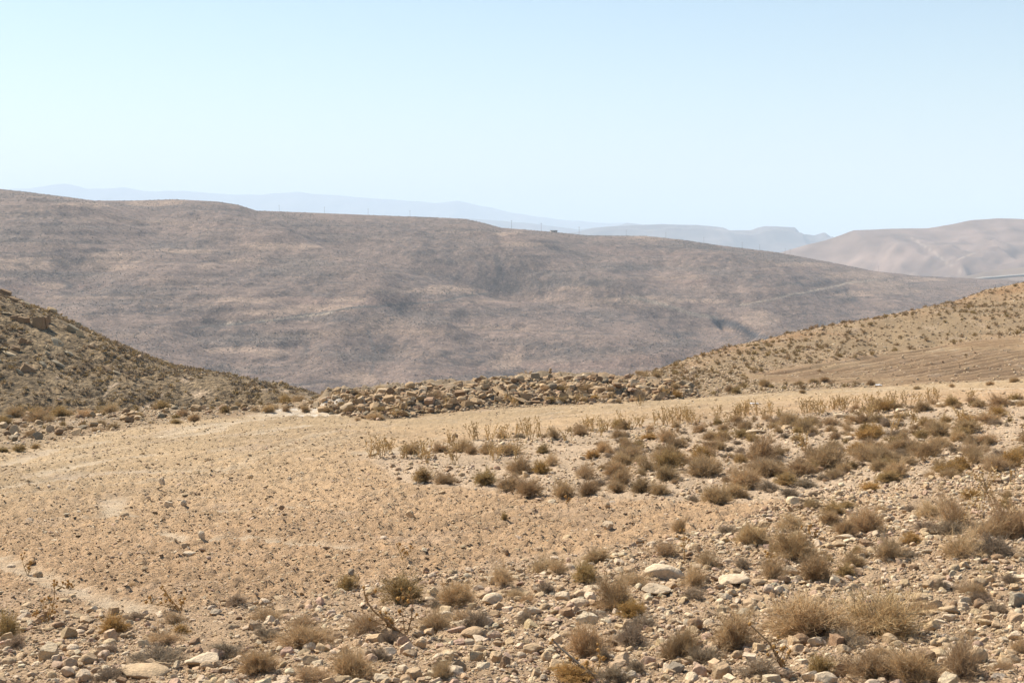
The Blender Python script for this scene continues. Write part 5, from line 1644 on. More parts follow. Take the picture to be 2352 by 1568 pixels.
# ------------------------------------------------------------------ rubble heap of field stones
rub_r = np.random.default_rng(41)
RUB = []
RUB_BIG = [  # measured blocks
    (ra(430, 495), 120, 65, 'flat', 'tan', "slanting slab propped in the rubble's left end"), (ra(510, 490), 80, 60, 'block', 'tan', "square tan block in the rubble's left end"),
    (ra(390, 395), 100, 60, 'block', 'tan', "broad block in the left part of the rubble heap"), (ra(310, 395), 70, 50, 'angular', 'tan', "angular block left of the broad block in the rubble"),
    (ra(880, 360), 110, 50, 'angular', 'tan', "big tilted block mid-height in the rubble heap"), (ra(1015, 410), 95, 50, 'round', 'grey', "rounded grey block low in the rubble heap"),
    (ra(920, 450), 85, 55, 'block', 'tan', "blocky stone near the rubble's front"), (ra(1040, 360), 80, 40, 'block', 'pale', "pale block mid-height in the rubble heap"),
    (ra(1140, 360), 130, 50, 'flat', 'grey', "long grey slab spanning the rubble heap"), (ra(1235, 410), 110, 70, 'block', 'pinkish', "pinkish cracked block at the heap's front"),
    (ra(1330, 440), 90, 70, 'round', 'grey', "round mottled boulder at the heap's front"), (ra(1400, 355), 110, 50, 'flat', 'grey', "flat grey slab tilted towards the field"),
    (ra(1470, 315), 110, 40, 'flat', 'pale', "flat pale slab above the tilted grey slab"), (ra(1510, 400), 85, 60, 'block', 'tan', "upright tan block at the heap's front"),
    (ra(1600, 370), 120, 50, 'flat', 'grey', "dark slab wedged under pale blocks"), (ra(1740, 345), 120, 50, 'block', 'tan', "long tan block on the ledge"),
    (ra(1855, 340), 90, 60, 'angular', 'tan', "steep-faced block standing on the ledge"), (ra(1790, 415), 150, 70, 'angular', 'tan', "broad low boulder at the front below the ledge"),
    (ra(1915, 390), 130, 45, 'block', 'tan', "first of two long ledge slabs"), (ra(2050, 385), 140, 45, 'block', 'tan', "second of two long ledge slabs"),
    (ra(1090, 470), 70, 50, 'block', 'pinkish', "pinkish block at the heap's foot"), (ra(1460, 445), 75, 45, 'block', 'tan', "small block lying before the heap"),
    (ra(1030, 530), 90, 35, 'angular', 'tan', "low stone at the heap's foot by the field"), (ra(1250, 500), 80, 60, 'round', 'brown', "brown stone at the heap's foot"),
    (ra(500, 380), 100, 50, 'angular', 'tan', "light stone below the crest at the left"), (ra(260, 280), 60, 40, 'angular', 'brown', "dark block on the rubble's left crest"),
    (ra(830, 240), 70, 50, 'angular', 'brown', "dark stone on the crest left of centre"), (ra(900, 255), 70, 45, 'angular', 'brown', "dark stone in a gap of the crest"),
    (ra(1230, 230), 70, 50, 'block', 'tan', "square tan stone on the crest"), (ra(1160, 240), 110, 40, 'flat', 'pale', "pale slab on the crest"),
    (ra(1180, 300), 80, 60, 'angular', 'grey', "grey boulder below the crest"), (ra(1120, 300), 70, 55, 'angular', 'tan', "tan boulder beside the grey boulder below the crest"),
    (ra(1890, 225), 100, 50, 'block', 'tan', "square block under the flat capstone"), (ra(1900, 150), 130, 28, 'flat', 'pale', "flat capstone on the right crest"),
    (ra(2120, 125), 90, 40, 'flat', 'pale', "pale hump on the right crest"), (ra(2220, 150), 70, 55, 'round', 'brown', "dark round boulder on the right crest"),
    (ra(2190, 230), 70, 60, 'angular', 'brown', "dark pointed stone under the right crest"), (ra(2160, 165), 90, 30, 'flat', 'pale', "pale slab under the right crest"),
    (rb(590, 185), 60, 45, 'block', 'grey', "bottom stone of the little cairn on the crest"),
    (rb(90, 260), 110, 30, 'flat', 'tan', "low slab below the right crest"), (rb(280, 430), 130, 70, 'block', 'tan', "big square block at the front, split in two"),
    (rb(350, 425), 70, 60, 'block', 'tan', "block leaning on the big split block"), (rb(100, 420), 70, 50, 'block', 'tan', "block on the front ledge"),
    (rb(230, 470), 200, 30, 'flat', 'tan', "long flat slab at the foot of the split block"), (rb(420, 495), 130, 50, 'block', 'brown', "brown block at the foot of the heap by the field"),
    (rb(320, 495), 70, 40, 'angular', 'tan', "small tan stone left of the brown foot block"), (rb(690, 490), 95, 45, 'angular', 'pale', "pale stone lying alone at the rubble's front"),
    (rb(620, 390), 100, 45, 'angular', 'tan', "sloping stone inside the rubble"), (rb(980, 400), 100, 60, 'block', 'tan', "square tan block above the dark wedge"),
    (rb(995, 435), 70, 40, 'angular', 'grey', "dark wedge stone under the square tan block"), (rb(910, 400), 60, 40, 'angular', 'pinkish', "pinkish wedge left of the square tan block"),
    (rb(830, 400), 90, 60, 'angular', 'grey', "grey pointed stone in the rubble's right half"), (rb(780, 370), 70, 40, 'round', 'tan', "round stone in the rubble's right half"),
    (rb(900, 260), 70, 35, 'angular', 'grey', "grey block under the right crest bush"), (rb(1000, 235), 80, 50, 'angular', 'brown', "brown stones' upper block on the right crest"),
    (rb(740, 195), 90, 25, 'flat', 'pale', "pale flat stone on the crest right of the cairn"), (rb(1240, 245), 80, 40, 'round', 'grey', "grey round boulder near the hill's foot"),
    (rb(1300, 405), 75, 55, 'block', 'tan', "squat block between two front bushes"), (rb(1440, 305), 80, 35, 'block', 'tan', "brown topped block in the tumbled wall"),
    (rb(1490, 445), 80, 45, 'angular', 'pale', "pale wedge stone before the tumbled wall"), (rb(1310, 475), 100, 50, 'round', 'tan', "rounded stone at the field edge before the wall"),
    (rb(1560, 360), 110, 45, 'flat', 'pinkish', "tilted pinkish slab in the tumbled wall"), (rb(1620, 390), 110, 60, 'block', 'grey', "grey block behind the grey bush"),
    (rb(1655, 320), 120, 40, 'flat', 'pale', "pale slab sloping along the tumbled wall"), (rb(1730, 345), 70, 55, 'block', 'tan', "block left in the squared wall"),
    (rb(1805, 340), 85, 50, 'block', 'pale', "light block in the squared wall"), (rb(1895, 330), 75, 60, 'block', 'tan', "tall block in the squared wall"),
    (rb(1955, 285), 90, 50, 'angular', 'pale', "pale capstone of the squared wall corner"), (rb(1970, 330), 85, 45, 'block', 'brown', "dark block under the capstone of the wall corner"),
    (rb(2040, 305), 75, 55, 'block', 'brown', "dark end block of the wall corner"), (rb(2050, 335), 70, 35, 'block', 'brown', "lowest dark block of the wall corner"),
    (rb(2050, 250), 70, 55, 'angular', 'tan', "pointed stone behind the wall corner"), (rb(2180, 355), 85, 50, 'angular', 'grey', "grey stone right of the wall corner"),
    (rb(1840, 375), 100, 40, 'block', 'brown', "shaded lower block of the squared wall"), (rb(2290, 365), 90, 35, 'flat', 'tan', "flat stone beyond the wall corner"),
    (rb(2280, 250), 60, 35, 'angular', 'tan', "stone on the hill's lower slope"), (rb(1495, 180), 75, 40, 'block', 'pinkish', "lone squared block on the skyline where the hill begins"),
]
LANDMARKS += [("split block", *rb(280, 400)[:2]), ("little cairn", *rb(590, 170)[:2]), ("wall corner", *rb(1990, 300)[:2]), ("tilted grey slab", *ra(1400, 330)[:2]), ("cracked pinkish block", *ra(1235, 380)[:2]), ("ledge slabs", *ra(1980, 370)[:2]), ("square tan block", *rb(980, 370)[:2]), ("broad left block", *ra(390, 370)[:2]), ("big tilted block", *ra(880, 330)[:2]),
              ("flat capstone", *ra(1900, 140)[:2]), ("grey boulder below the crest", *ra(1180, 270)[:2]), ("pale front stone", *rb(690, 470)[:2]), ("skyline block", *rb(1495, 160)[:2])]


def rub_object(x, y, w, hgt, st, tone, lab, sink=.3, name="rubble_block", seed=0, lift=0.0):
    m_, vv = HI[st][seed % 8]
    ext = np.ptp(vv, 0)
    o = add(name, m_)
    o.rotation_euler = (rub_r.normal() * .26, rub_r.normal() * .26, rub_r.uniform(-.6, .6) + (math.pi if seed % 2 else 0))
    o.scale = (w, w * rub_r.uniform(.85, 1.1), max(min(hgt / ext[2], w * 1.8), w * .5))
    o.location = (x, y, float(near.z(x, y)) + o.scale[2] * ext[2] * (.5 - sink) + lift)
    col = np.array(TONES[tone]) * np.array([.84, .80, .74]) * rub_r.uniform(.88, 1.1)
    o["tint"] = [float(c) for c in col]
    return o


rg = Grid(1.0)
nb = 0
for i, ((px, py, cs), w, h, st, tone, lab) in enumerate(RUB_BIG):
    g = near.hit(px, py, 30, 120)
    if g is None: continue
    ps = proj_scale(g)
    o = rub_object(g[0], g[1] + .5 * w * cs / ps * .5, w * cs / ps * 1.05, h * cs / ps * 1.2, st, tone, lab, .22, seed=i)
    tag(o, lab, "rubble block", "blocks of the rubble heap")
    rg.put(g[0], g[1] + .25 * w * cs / ps, .42 * w * cs / ps); nb += 1
# the little cairn: two more stones on the first
g = near.hit(*rb(590, 185)[:2], 30, 120); ps = proj_scale(g)
for w, dz, lab in ((42, 38, "middle stone of the little cairn on the crest"), (32, 68, "top stone of the little cairn on the crest")):
    o = rub_object(g[0] + .01, g[1] + .15, w * .1953 / ps * 1.1, 30 * .1953 / ps * 1.2, 'round', 'tan', lab, .2, seed=w, lift=dz * .1953 / ps)
    tag(o, lab, "rubble block", "blocks of the rubble heap"); nb += 1

cand = []
n = 16000
yy = rub_r.uniform(46, 70, n); xx = rub_r.uniform(-9, 14, n)
zz = near.z(xx, yy); rpx, rpy = project(xx, yy, zz)
okr = inside(rpx, rpy, RUBBLE_P)
fr = np.interp(rpx, [746, 863, 941, 1068, 1207, 1344, 1480, 1600], [948, 965, 956, 942, 928, 926, 920, 913])
for i in np.nonzero(okr)[0]:
    dense = 1.0 if rpx[i] < 1420 else .55
    if rub_r.uniform() > dense: continue
    w = rub_r.uniform(.11, .25) if rub_r.uniform() < .6 else rub_r.uniform(.22, .44)
    if fr[i] - rpy[i] < 8 and rpx[i] > 900: w *= .9
    if not rg.free(xx[i], yy[i], w * .30, 1.0): continue
    rg.put(xx[i], yy[i], w * .30)
    cand.append((xx[i], yy[i], w, rpx[i], rpy[i]))
# a thinner band of stones left of the heap, and behind the field's far left corner
n = 1600
yy = rub_r.uniform(34, 56, n); xx = rub_r.uniform(-21, -5, n); zz = near.z(xx, yy); bpx, bqy = project(xx, yy, zz)
fe = fedge(bpx)
for i in range(n):
    if bpx[i] < -150 or bpx[i] > 760 or bqy[i] > fe[i] - 3: continue
    if rub_r.uniform() > .55 * np.clip(.55 + 1.6 * perlin(xx[i] * .4, yy[i] * .4), .08, 1): continue
    w = rub_r.uniform(.09, .34)
    if not rg.free(xx[i], yy[i], w * .45): continue
    rg.put(xx[i], yy[i], w * .45); cand.append((xx[i], yy[i], w, bpx[i], bqy[i]))
cand.sort(key=lambda c: -c[2] * F / c[1] * (1 if -30 < c[3] < 2382 else 0))
for i, (x, y, w, px, py) in enumerate(cand[:300 - nb]):
    st = ['angular', 'block', 'block', 'flat', 'round'][rub_r.integers(5)]
    tones, _ = tone_pick(rub_r, 'rubble', 1)
    o = rub_object(x, y, w, w * rub_r.uniform(.45, .85), st, tones[0], None, .12, seed=int(rub_r.integers(1000)))
    tag(o, None, "rubble block", "blocks of the rubble heap")
    things_to_label.append(dict(o=o, px=px, py=py, word={'tan': 'tan', 'pale': 'pale', 'brown': 'brown', 'grey': 'grey', 'pinkish': 'pinkish'}[tones[0]], form={'angular': 'angular', 'block': 'squarish', 'flat': 'flat', 'round': 'rounded'}[st], noun='rubble stone' if 735 < px else 'edge stone', size=w, kind='rubble'))
mg = Merge()
rest_ = cand[300 - nb:]
for k in range(12):
    g_ = rest_[k::12]
    if not g_: continue
    vv, ff = LO[2][STYLES[k % 4]][k % 6]
    n = len(g_); A = np.array([[c[0], c[1], c[2]] for c in g_])
    pos = np.stack([A[:, 0], A[:, 1], near.z(A[:, 0], A[:, 1]) + A[:, 2] * .14], 1)
    _, col = tone_pick(rub_r, 'rubble', n); col = col * np.array([.9, .86, .8])
    mg.put(vv, ff, pos, rot_mats(rub_r.uniform(0, 6.28, n), rub_r.normal(size=n) * .25, rub_r.normal(size=n) * .25), A[:, 2] * 1.0, col * .88)
# small chips between the blocks
n = 7000
yy = rub_r.uniform(45, 72, n); xx = rub_r.uniform(-10, 15, n); zz = near.z(xx, yy); a_, b_ = project(xx, yy, zz)
ok = inside(a_, b_ - 3, RUBBLE_P)
xx, yy, zz = xx[ok], yy[ok], zz[ok]
s = rub_r.uniform(.06, .2, len(xx))
for k in range(8):
    q = slice(k, None, 8); vv, ff = LO[1][STYLES[k % 4]][k % 6]; n = len(xx[q])
    _, col = tone_pick(rub_r, 'rubble', n)
    mg.put(vv, ff, np.stack([xx[q], yy[q], zz[q] + s[q] * .15], 1), rot_mats(rub_r.uniform(0, 6.28, n), rub_r.normal(size=n) * .3, rub_r.normal(size=n) * .3), s[q], col * .9)
o = mg.done("rubble", M_STONE_G)
tag(o, "smaller broken stones filling the rubble heap", "rubble", kind="stuff")

# ------------------------------------------------------------------ the ground's stones: the 300 that show largest, and the gravel
sp = F / (ST[:, 1] * CP - ST[:, 2] * SP)
px_size = ST[:, 3] * sp
vis = (ST[:, 4] > -20) & (ST[:, 4] < 2372) & (ST[:, 5] < 1590)
ok = np.ones(len(ST), bool)
# keep clear of the measured boulders
bx = np.array(occupied)
for (x, y, r_) in occupied:
    ok &= (ST[:, 0] - x) ** 2 + (ST[:, 1] - y) ** 2 > (r_ * .8) ** 2
ST = ST[ok]; sp = sp[ok]; px_size = px_size[ok]; vis = vis[ok]
order = np.argsort(-np.where(vis, px_size, 0))
s_r = np.random.default_rng(55)
sel = []
sg = Grid(.8)
for t in occupied: sg.put(*t)
for i in order:
    x, y, z, s = ST[i, :4]
    if len(sel) >= 300 or not vis[i]: break
    if not sg.free(x, y, s * .42): continue
    sg.put(x, y, s * .42); sel.append(i)
selset = np.zeros(len(ST), bool); selset[order[:len(sel) * 3]] = True     # larger than the rest: drop the overlapping ones
cut = px_size[sel[-1]]
for i in sel:
    x, y, z, s, px, py, rk, fd, sl = ST[i]
    zone = 'rocky' if rk else ('field' if fd else 'rocky')
    st = ['round', 'angular', 'angular', 'flat', 'angular', 'block'][s_r.integers(6)] if rk else ['angular', 'flat', 'round'][s_r.integers(3)]
    tn, col = tone_pick(s_r, zone, 1)
    m_, vv = HI[st][int(s_r.integers(8))]
    ext = np.ptp(vv, 0)
    o = add("field_stone", m_)
    o.rotation_euler = (s_r.normal() * .2, s_r.normal() * .2, s_r.uniform(0, 6.28))
    o.scale = (s, s * s_r.uniform(.8, 1.05), s * s_r.uniform(.8, 1.15))
    o.location = (x, y, float(near.z(x, y)) + o.scale[2] * ext[2] * s_r.uniform(.12, .34))
    o["tint"] = [float(c) for c in col[0]]
    tag(o, None, "stone", "loose stones on the ground")
    things_to_label.append(dict(o=o, px=px, py=py, word={'tan': 'tan', 'pale': 'pale', 'brown': 'brown', 'grey': 'grey', 'pinkish': 'pinkish'}[tn[0]], form={'angular': 'angular', 'block': 'squarish', 'flat': 'flat', 'round': 'rounded'}[st], noun='stone', size=s, kind='stone'))
restm = ~np.isin(np.arange(len(ST)), sel) & ~((px_size > cut) & vis)
G = ST[restm]; gp = px_size[restm]
mg = Merge()
for lo, hi, sub in ((0, 5.0, 0), (5.0, 15, 1), (15, 1e9, 2)):
    m0 = (gp >= lo) & (gp < hi)
    idx = np.nonzero(m0)[0]
    for si, stn in enumerate(STYLES):
        for k in range(6):
            q = idx[(si * 6 + k)::24]
            if not len(q): continue
            vv, ff = LO[sub][stn][k]
            n = len(q); A = G[q]
            sc = A[:, 3]
            zone = A[:, 7] > .5
            _, c1_ = tone_pick(s_r, 'field', n); _, c2_ = tone_pick(s_r, 'rocky', n)
            col = np.where(zone[:, None], c1_ * .96, c2_)
            scv = np.stack([sc, sc * s_r.uniform(.75, 1.1, n), sc * s_r.uniform(.6, 1.1, n) * np.where(zone, .52, 1)], 1)
            pos = np.stack([A[:, 0], A[:, 1], near.z(A[:, 0], A[:, 1]) + sc * s_r.uniform(.05, .2, n)], 1)
            R = rot_mats(s_r.uniform(0, 6.28, n), s_r.normal(size=n) * .3, s_r.normal(size=n) * .3)
            # scale in the stone's own axes before turning it
            V = np.einsum('nij,nvj->nvi', R, vv[None] * scv[:, None, :]) + pos[:, None, :]
            mg.v.append(V.reshape(-1, 3)); mg.f.append((ff[None] + (np.arange(n) * len(vv))[:, None, None] + mg.n).reshape(-1, 3))
            mg.c.append(np.repeat(col, len(vv), 0)); mg.n += n * len(vv)
o = mg.done("gravel", M_STONE_G)
tag(o, "small stones and gravel strewn over field and slopes", "gravel", kind="stuff")
print("gravel stones", len(G), "tris", sum(len(f) for f in mg.f))

# ------------------------------------------------------------------ left hillside: ledge rocks, slabs, scrub
lc = lambda X_, Y_: (X_ * .2014, 660.3 + Y_ * .2014)
SLABS = [(430, 450, 130, 110, 'block', 0, 'brown', "thickest brown block of the cliff ledge on the left hillside"), (500, 450, 65, 110, 'block', 0, 'brown', "narrow column right of the thickest ledge block"), (545, 405, 60, 90, 'block', 0, 'brown', "column at the right end of the cliff ledge"),
         (255, 405, 110, 70, 'block', 0, 'brown', "left block of the cliff ledge on the left hillside"), (160, 360, 90, 40, 'block', 0, 'brown', "low block at the left start of the cliff ledge"), (820, 500, 120, 55, 'block', .6, 'grey', "long tilted rock right of the cliff ledge"),
         (905, 555, 75, 65, 'block', 0, 'pale', "pale squared boulder on the left hillside's skyline side"), (160, 720, 100, 60, 'block', 0, 'brown', "double block at the left hillside's edge"), (310, 960, 140, 70, 'block', .6, 'brown', "big slanting prism low on the left hillside"),
         (670, 890, 150, 28, 'flat', .6, 'grey', "thin slanting slab in the middle of the left hillside"), (1240, 960, 150, 36, 'flat', .5, 'brown', "dark slab with a sunlit tail, right on the left hillside"), (1325, 975, 80, 20, 'flat', .4, 'pale', "sunlit slab end right of the dark slab"),
         (1925, 820, 95, 16, 'flat', .1, 'pale', "pale slab on the skyline of the left hillside"), (590, 285, 110, 50, 'flat', .4, 'tan', "overhanging slab on the upper skyline"), (640, 650, 150, 36, 'flat', .65, 'grey', "long slanting slab below the cliff ledge"),
         (1060, 695, 100, 45, 'block', .5, 'brown', "dark slab under a rounded pale stone"), (1050, 665, 55, 28, 'round', 0, 'pale', "rounded pale stone mid hillside"), (790, 765, 95, 25, 'flat', .6, 'grey', "grey slanting slab above the thin slab"),
         (890, 810, 95, 22, 'flat', .4, 'tan', "tan slanting slab near the hillside's middle"), (545, 770, 75, 26, 'flat', .7, 'grey', "small steep slab left of the grey slanting slab"), (95, 765, 150, 25, 'flat', .3, 'pale', "pale sheet of rock near the left edge"),
         (420, 940, 120, 30, 'flat', .6, 'tan', "tan slab right of the slanting prism"), (255, 640, 80, 60, 'block', .2, 'brown', "dark block in the second ledge"), (335, 645, 65, 55, 'block', .2, 'brown', "dark block right in the second ledge"),
         (1830, 1050, 65, 24, 'flat', .1, 'brown', "reddish flat rock near the dip"), (505, 900, 110, 26, 'flat', .8, 'grey', "steep slab beside the thin slanting slab"), (230, 985, 110, 28, 'flat', .7, 'grey', "steep slab left of the slanting prism"),
         (280, 190, 90, 30, 'flat', .35, 'pale', "pale slab near the top of the left hillside"), (60, 90, 100, 60, 'block', .5, 'brown', "dark crag at the top of the left hillside"), (150, 160, 90, 40, 'block', .4, 'brown', "dark crag below the topmost crag"), (430, 215, 100, 36, 'flat', .45, 'brown', "dark skyline slab right of the crags"),
         (60, 300, 110, 16, 'flat', .1, 'pale', "bright flat slab at the left edge"), (40, 700, 90, 20, 'flat', .2, 'pale', "bright sheet left of the double block"), (1380, 905, 60, 22, 'flat', .5, 'grey', "small slab above the dark slab's tail"), (1500, 705, 80, 22, 'flat', .5, 'tan', "skyline slab low on the left hillside"), (880, 440, 70, 40, 'angular', 0, 'tan', "boulder on the skyline right of the cliff ledge"),
         (1260, 890 + 500, 60, 40, 'angular', 0, 'brown', "dark boulder at the bottom of the left hillside"), (1260, 1370, 40, 30, 'round', 0, 'tan', "small boulder at the bottom of the left hillside")]
hr = np.random.default_rng(61)
for i, (sx_, sy_, w, h, st, tilt, tone, lab) in enumerate(SLABS):
    px, py = sx_ * .2014, 660.3 + sy_ * .2014
    g = lefth.hit(px, py, 97, 230)
    if g is None: continue
    ps = proj_scale(g); wm = w * .2014 / ps; hm = h * .2014 / ps
    m_, vv = HI[st][i % 8]; ext = np.ptp(vv, 0)
    o = add("hillside_rock", m_)
    o.rotation_euler = (hr.normal() * .08, tilt, hr.normal() * .2)
    o.scale = (wm * 1.35, wm * 1.1, max(hm / ext[2] * 1.5, wm * .3))
    o.location = (g[0], g[1] + wm * .2, g[2] + hm * .35)
    o["tint"] = [float(c) for c in np.array(TONES[tone]) * np.array([.78, .78, .72])]
    tag(o, lab, "rock", "rock slabs on the left hillside")
# outcrop stones and scrub of the hillside
def bare(x, y):
    i = np.clip((x / (y + 8) - lefth.t0) / (lefth.t1 - lefth.t0) * (lefth.nt - 1), 0, lefth.nt - 1).astype(int)
    j = np.clip((np.log(y + 8) - lefth.r0) / (lefth.r1 - lefth.r0) * (lefth.ny - 1), 0, lefth.ny - 1).astype(int)
    return lmask[j, i]


n = 30000
y = hr.uniform(108, 160, n); x = hr.uniform(-68, -8, n); z = lefth.z(x, y); a_, b_ = project(x, y, z)
ok = (a_ > -80) & (a_ < 830)
cl = fbm(x * .12, y * .12, 3); bedv = np.sin((z + .42 * x - .1 * y) * 2 * np.pi / 1.9)
up_ = sstep(880, 700, b_)
dn = np.clip(.10 + .5 * cl + .45 * up_ * (bedv > .3), .03, 1) * .6
okk = ok & (hr.uniform(0, 1, n) < dn * (1 - bare(x, y)))
mg = Merge()
xx, yy, zz = x[okk], y[okk], z[okk]
s = .12 * hr.uniform(.02, 1, len(xx)) ** -.45
s = np.minimum(s, 1.0)
for k in range(12):
    q = slice(k, None, 12); n_ = len(xx[q]); vv, ff = LO[1][['flat', 'block', 'angular', 'flat'][k % 4]][k % 6]
    _, col = tone_pick(hr, 'rubble', n_)
    mg.put(vv, ff, np.stack([xx[q], yy[q], zz[q] + s[q] * .1], 1), rot_mats(hr.normal(size=n_) * .5, hr.normal(size=n_) * .1, .45 + hr.normal(size=n_) * .2), s[q], col * np.array([.78, .78, .72]))
o = mg.done("scree", M_STONE_G); tag(o, "broken slabs and stones littering the left hillside", "scree", kind="stuff")
n = 17000
y = hr.uniform(108, 165, n); x = hr.uniform(-70, -8, n); z = lefth.z(x, y); a_, b_ = project(x, y, z)
ok = (a_ > -80) & (a_ < 830) & (hr.uniform(0, 1, n) < np.clip(.50 + 1.3 * fbm(x * .1 + 4, y * .1, 3), .06, .95) * (1 - bare(x, y)))
xx, yy, zz = x[ok], y[ok], z[ok]
mg = Merge()
for k in range(5):
    q = slice(k, None, 5); n_ = len(xx[q]); vv, ff, sh = TUFTS_FAR[k]
    w = hr.uniform(.3, .8, n_)
    st = hr.integers(0, 3, n_)
    col = np.array([SHRUB_TINT['straw'], SHRUB_TINT['olive'], SHRUB_TINT['grey']])[st] * hr.uniform(.5, .85, (n_, 1))
    mg.put(vv, ff, np.stack([xx[q], yy[q], zz[q]], 1), rot_mats(hr.uniform(0, 6.28, n_), np.zeros(n_), np.zeros(n_)), np.stack([w, w, w * .8], 1), col, sh)
o = mg.done("hillside_scrub", M_TWIG_G, sm=False); tag(o, "low dry scrub covering the left hillside", "scrub", kind="stuff")

# scrub and boulders of the far hill
fr_ = np.random.default_rng(71)
n = 120000
u = fr_.uniform(0, 1, n); y = np.sqrt(820 ** 2 + u * (1900 ** 2 - 820 ** 2)); x = fr_.uniform(-.42, .42, n) * y
z = farh.z(x, y)
dk = fbm(x / 130, (z * 9 + y * .25) / 95, 3)
ok = fr_.uniform(0, 1, n) < np.clip(.30 + .9 * dk, .02, 1)
xx, yy, zz = x[ok], y[ok], z[ok]
mg = Merge()
for k in range(6):
    q = slice(k, None, 6); n_ = len(xx[q]); vv, ff = LO[0]['round' if k % 2 else 'angular'][k]
    w = fr_.uniform(.4, 1.2, n_)
    pal = np.array([[.12, .10, .075], [.15, .12, .085], [.10, .095, .08], [.34, .27, .2]])
    col = pal[fr_.choice(4, n_, p=[.35, .3, .23, .12])] * fr_.uniform(.8, 1.2, (n_, 1))
    mg.put(vv, ff, np.stack([xx[q], yy[q], zz[q] + w * .15], 1), rot_mats(fr_.uniform(0, 6.28, n_), np.zeros(n_), np.zeros(n_)), w, col)
o = mg.done("distant_scrub", M_STONE_G); tag(o, "scrub and boulders speckling the brown hill across the valley", "scrub", kind="stuff")

# ------------------------------------------------------------------ power line, hut, litter
M_WOOD = flat_mat("weathered_pole", (.12, .10, .09))
M_CONC = flat_mat("hut_wall", (.42, .36, .30)); M_DARK = flat_mat("dark_opening", (.05, .045, .04)); M_WHITE = flat_mat("white_plastic", (.6, .6, .6))


def soup_plain(name, parts, mat):
    n = 0; V = []; Fc = []
    for v, f in parts:
        V.append(np.asarray(v, float)); Fc.append(np.asarray(f) + n); n += len(v)
    m_ = mesh_from(name, np.concatenate(V), tris=np.concatenate(Fc)); m_.materials.append(mat); return m_


def box(x0, x1, y0, y1, z0, z1):
    v = [(x0, y0, z0), (x1, y0, z0), (x1, y1, z0), (x0, y1, z0), (x0, y0, z1), (x1, y0, z1), (x1, y1, z1), (x0, y1, z1)]
    q = [(0, 3, 2, 1), (4, 5, 6, 7), (0, 1, 5, 4), (1, 2, 6, 5), (2, 3, 7, 6), (3, 0, 4, 7)]
    return v, [t for a, b, c, d in q for t in ((a, b, c), (a, c, d))]


P_POLE = soup_plain("pole", [tube_path([(0, 0, -1.5), (0, 0, 5), (0, 0, 10)], .16, .10, 8)], M_WOOD)
P_ARM = soup_plain("crossarm", [box(-1.25, 1.25, -.06, .06, 9.0, 9.15)], M_WOOD)
P_INS = soup_plain("insulator", [tube_path([(0, 0, 9.22), (0, 0, 9.55)], .09, .06, 6)], M_CONC)
POLES = [(642, 483), (746, 489), (846, 494), (942, 498), (1175, 525), (1243, 531), (1330, 539), (1438, 542), (1529, 546), (1616, 558), (1704, 569), (1744, 574), (1803, 584), (1814, 586), (2017, 624)]
pl_lab = ["pole left of all on the far ridge, beyond the rounded hilltop", "second pole from the left on the far ridge", "third pole from the left on the far ridge", "pole on the flat crest before the ridge dips", "tall pole at the foot of the ridge's dip",
          "tall pole left of the far hut", "tall pole right of the far hut", "pole against the long blue mesa's left end", "pole against the middle of the blue mesa", "pole below the mesa's saddle", "pole left of the mesa's flat summit", "pole right under the mesa's flat summit",
          "pole on the ridge before the lilac hill", "close neighbour of the pole before the lilac hill", "last pole, low on the ridge in front of the lilac hill"]
for i, ((px, py), lab) in enumerate(zip(POLES, pl_lab)):
    g, p_ = farh.skyline(px, py - 25, py + 40, 900, 2500)
    if g is None: continue
    root = bpy.data.objects.new("utility_pole", None); COL.objects.link(root)
    root.location = (g[0], g[1] - 2, g[2] - .2); root.rotation_euler = (0, 0, .5)
    k = 1.0 if 4 <= i <= 6 else .75
    root.scale = (k, k, k)
    add("pole", P_POLE, None, root); a = add("crossarm", P_ARM, None, root)
    for dx in (-1.1, 0, 1.1):
        o = add("insulator", P_INS, None, a); o.location = (dx, 0, 0)
    tag(root, "thin dark " + lab, "utility pole", "utility poles along the far ridge")
g, p_ = farh.skyline(1272, 515, 560, 900, 2500)
root = bpy.data.objects.new("hut", None); COL.objects.link(root); root.location = (g[0], g[1] + 1, g[2] - .6); root.rotation_euler = (0, 0, .3)
add("wall", soup_plain("hut_walls", [box(-3.8, 3.8, -2.2, 2.2, -.5, 2.7)], M_CONC), None, root)
add("roof", soup_plain("hut_roof", [box(-4.1, 4.1, -2.5, 2.5, 2.7, 2.95)], M_DARK), None, root)
add("door", soup_plain("hut_door", [box(-.5, .5, -2.24, -2.203, -.3, 1.7)], M_DARK), None, root)
tag(root, "tiny flat roofed hut on the far ridge between two poles", "hut")


def rag(px, py, w, lab, seed):
    g = near.hit(px, py, 4, 180); rr = np.random.default_rng(seed)
    n = 9
    u_, v_ = np.meshgrid(np.linspace(-.5, .5, n), np.linspace(-.5, .5, n))
    zz_ = .18 * (1 + perlin(u_ * 4 + seed, v_ * 4)) * (1 - (u_ ** 2 + v_ ** 2)) + .02
    V = np.stack([u_ * (1 + .3 * perlin(v_ * 3, u_ * 3 + seed)), v_ * .7, zz_], 2).reshape(-1, 3) * w
    i = np.arange(n * n).reshape(n, n)
    q = np.stack([i[:-1, :-1], i[:-1, 1:], i[1:, 1:], i[1:, :-1]], 2).reshape(-1, 4)
    m_ = smooth(mesh_from("scrap", V, quads=q)); m_.materials.append(M_WHITE)
    o = add("plastic_scrap", m_); o.location = g
    tag(o, lab, "litter")


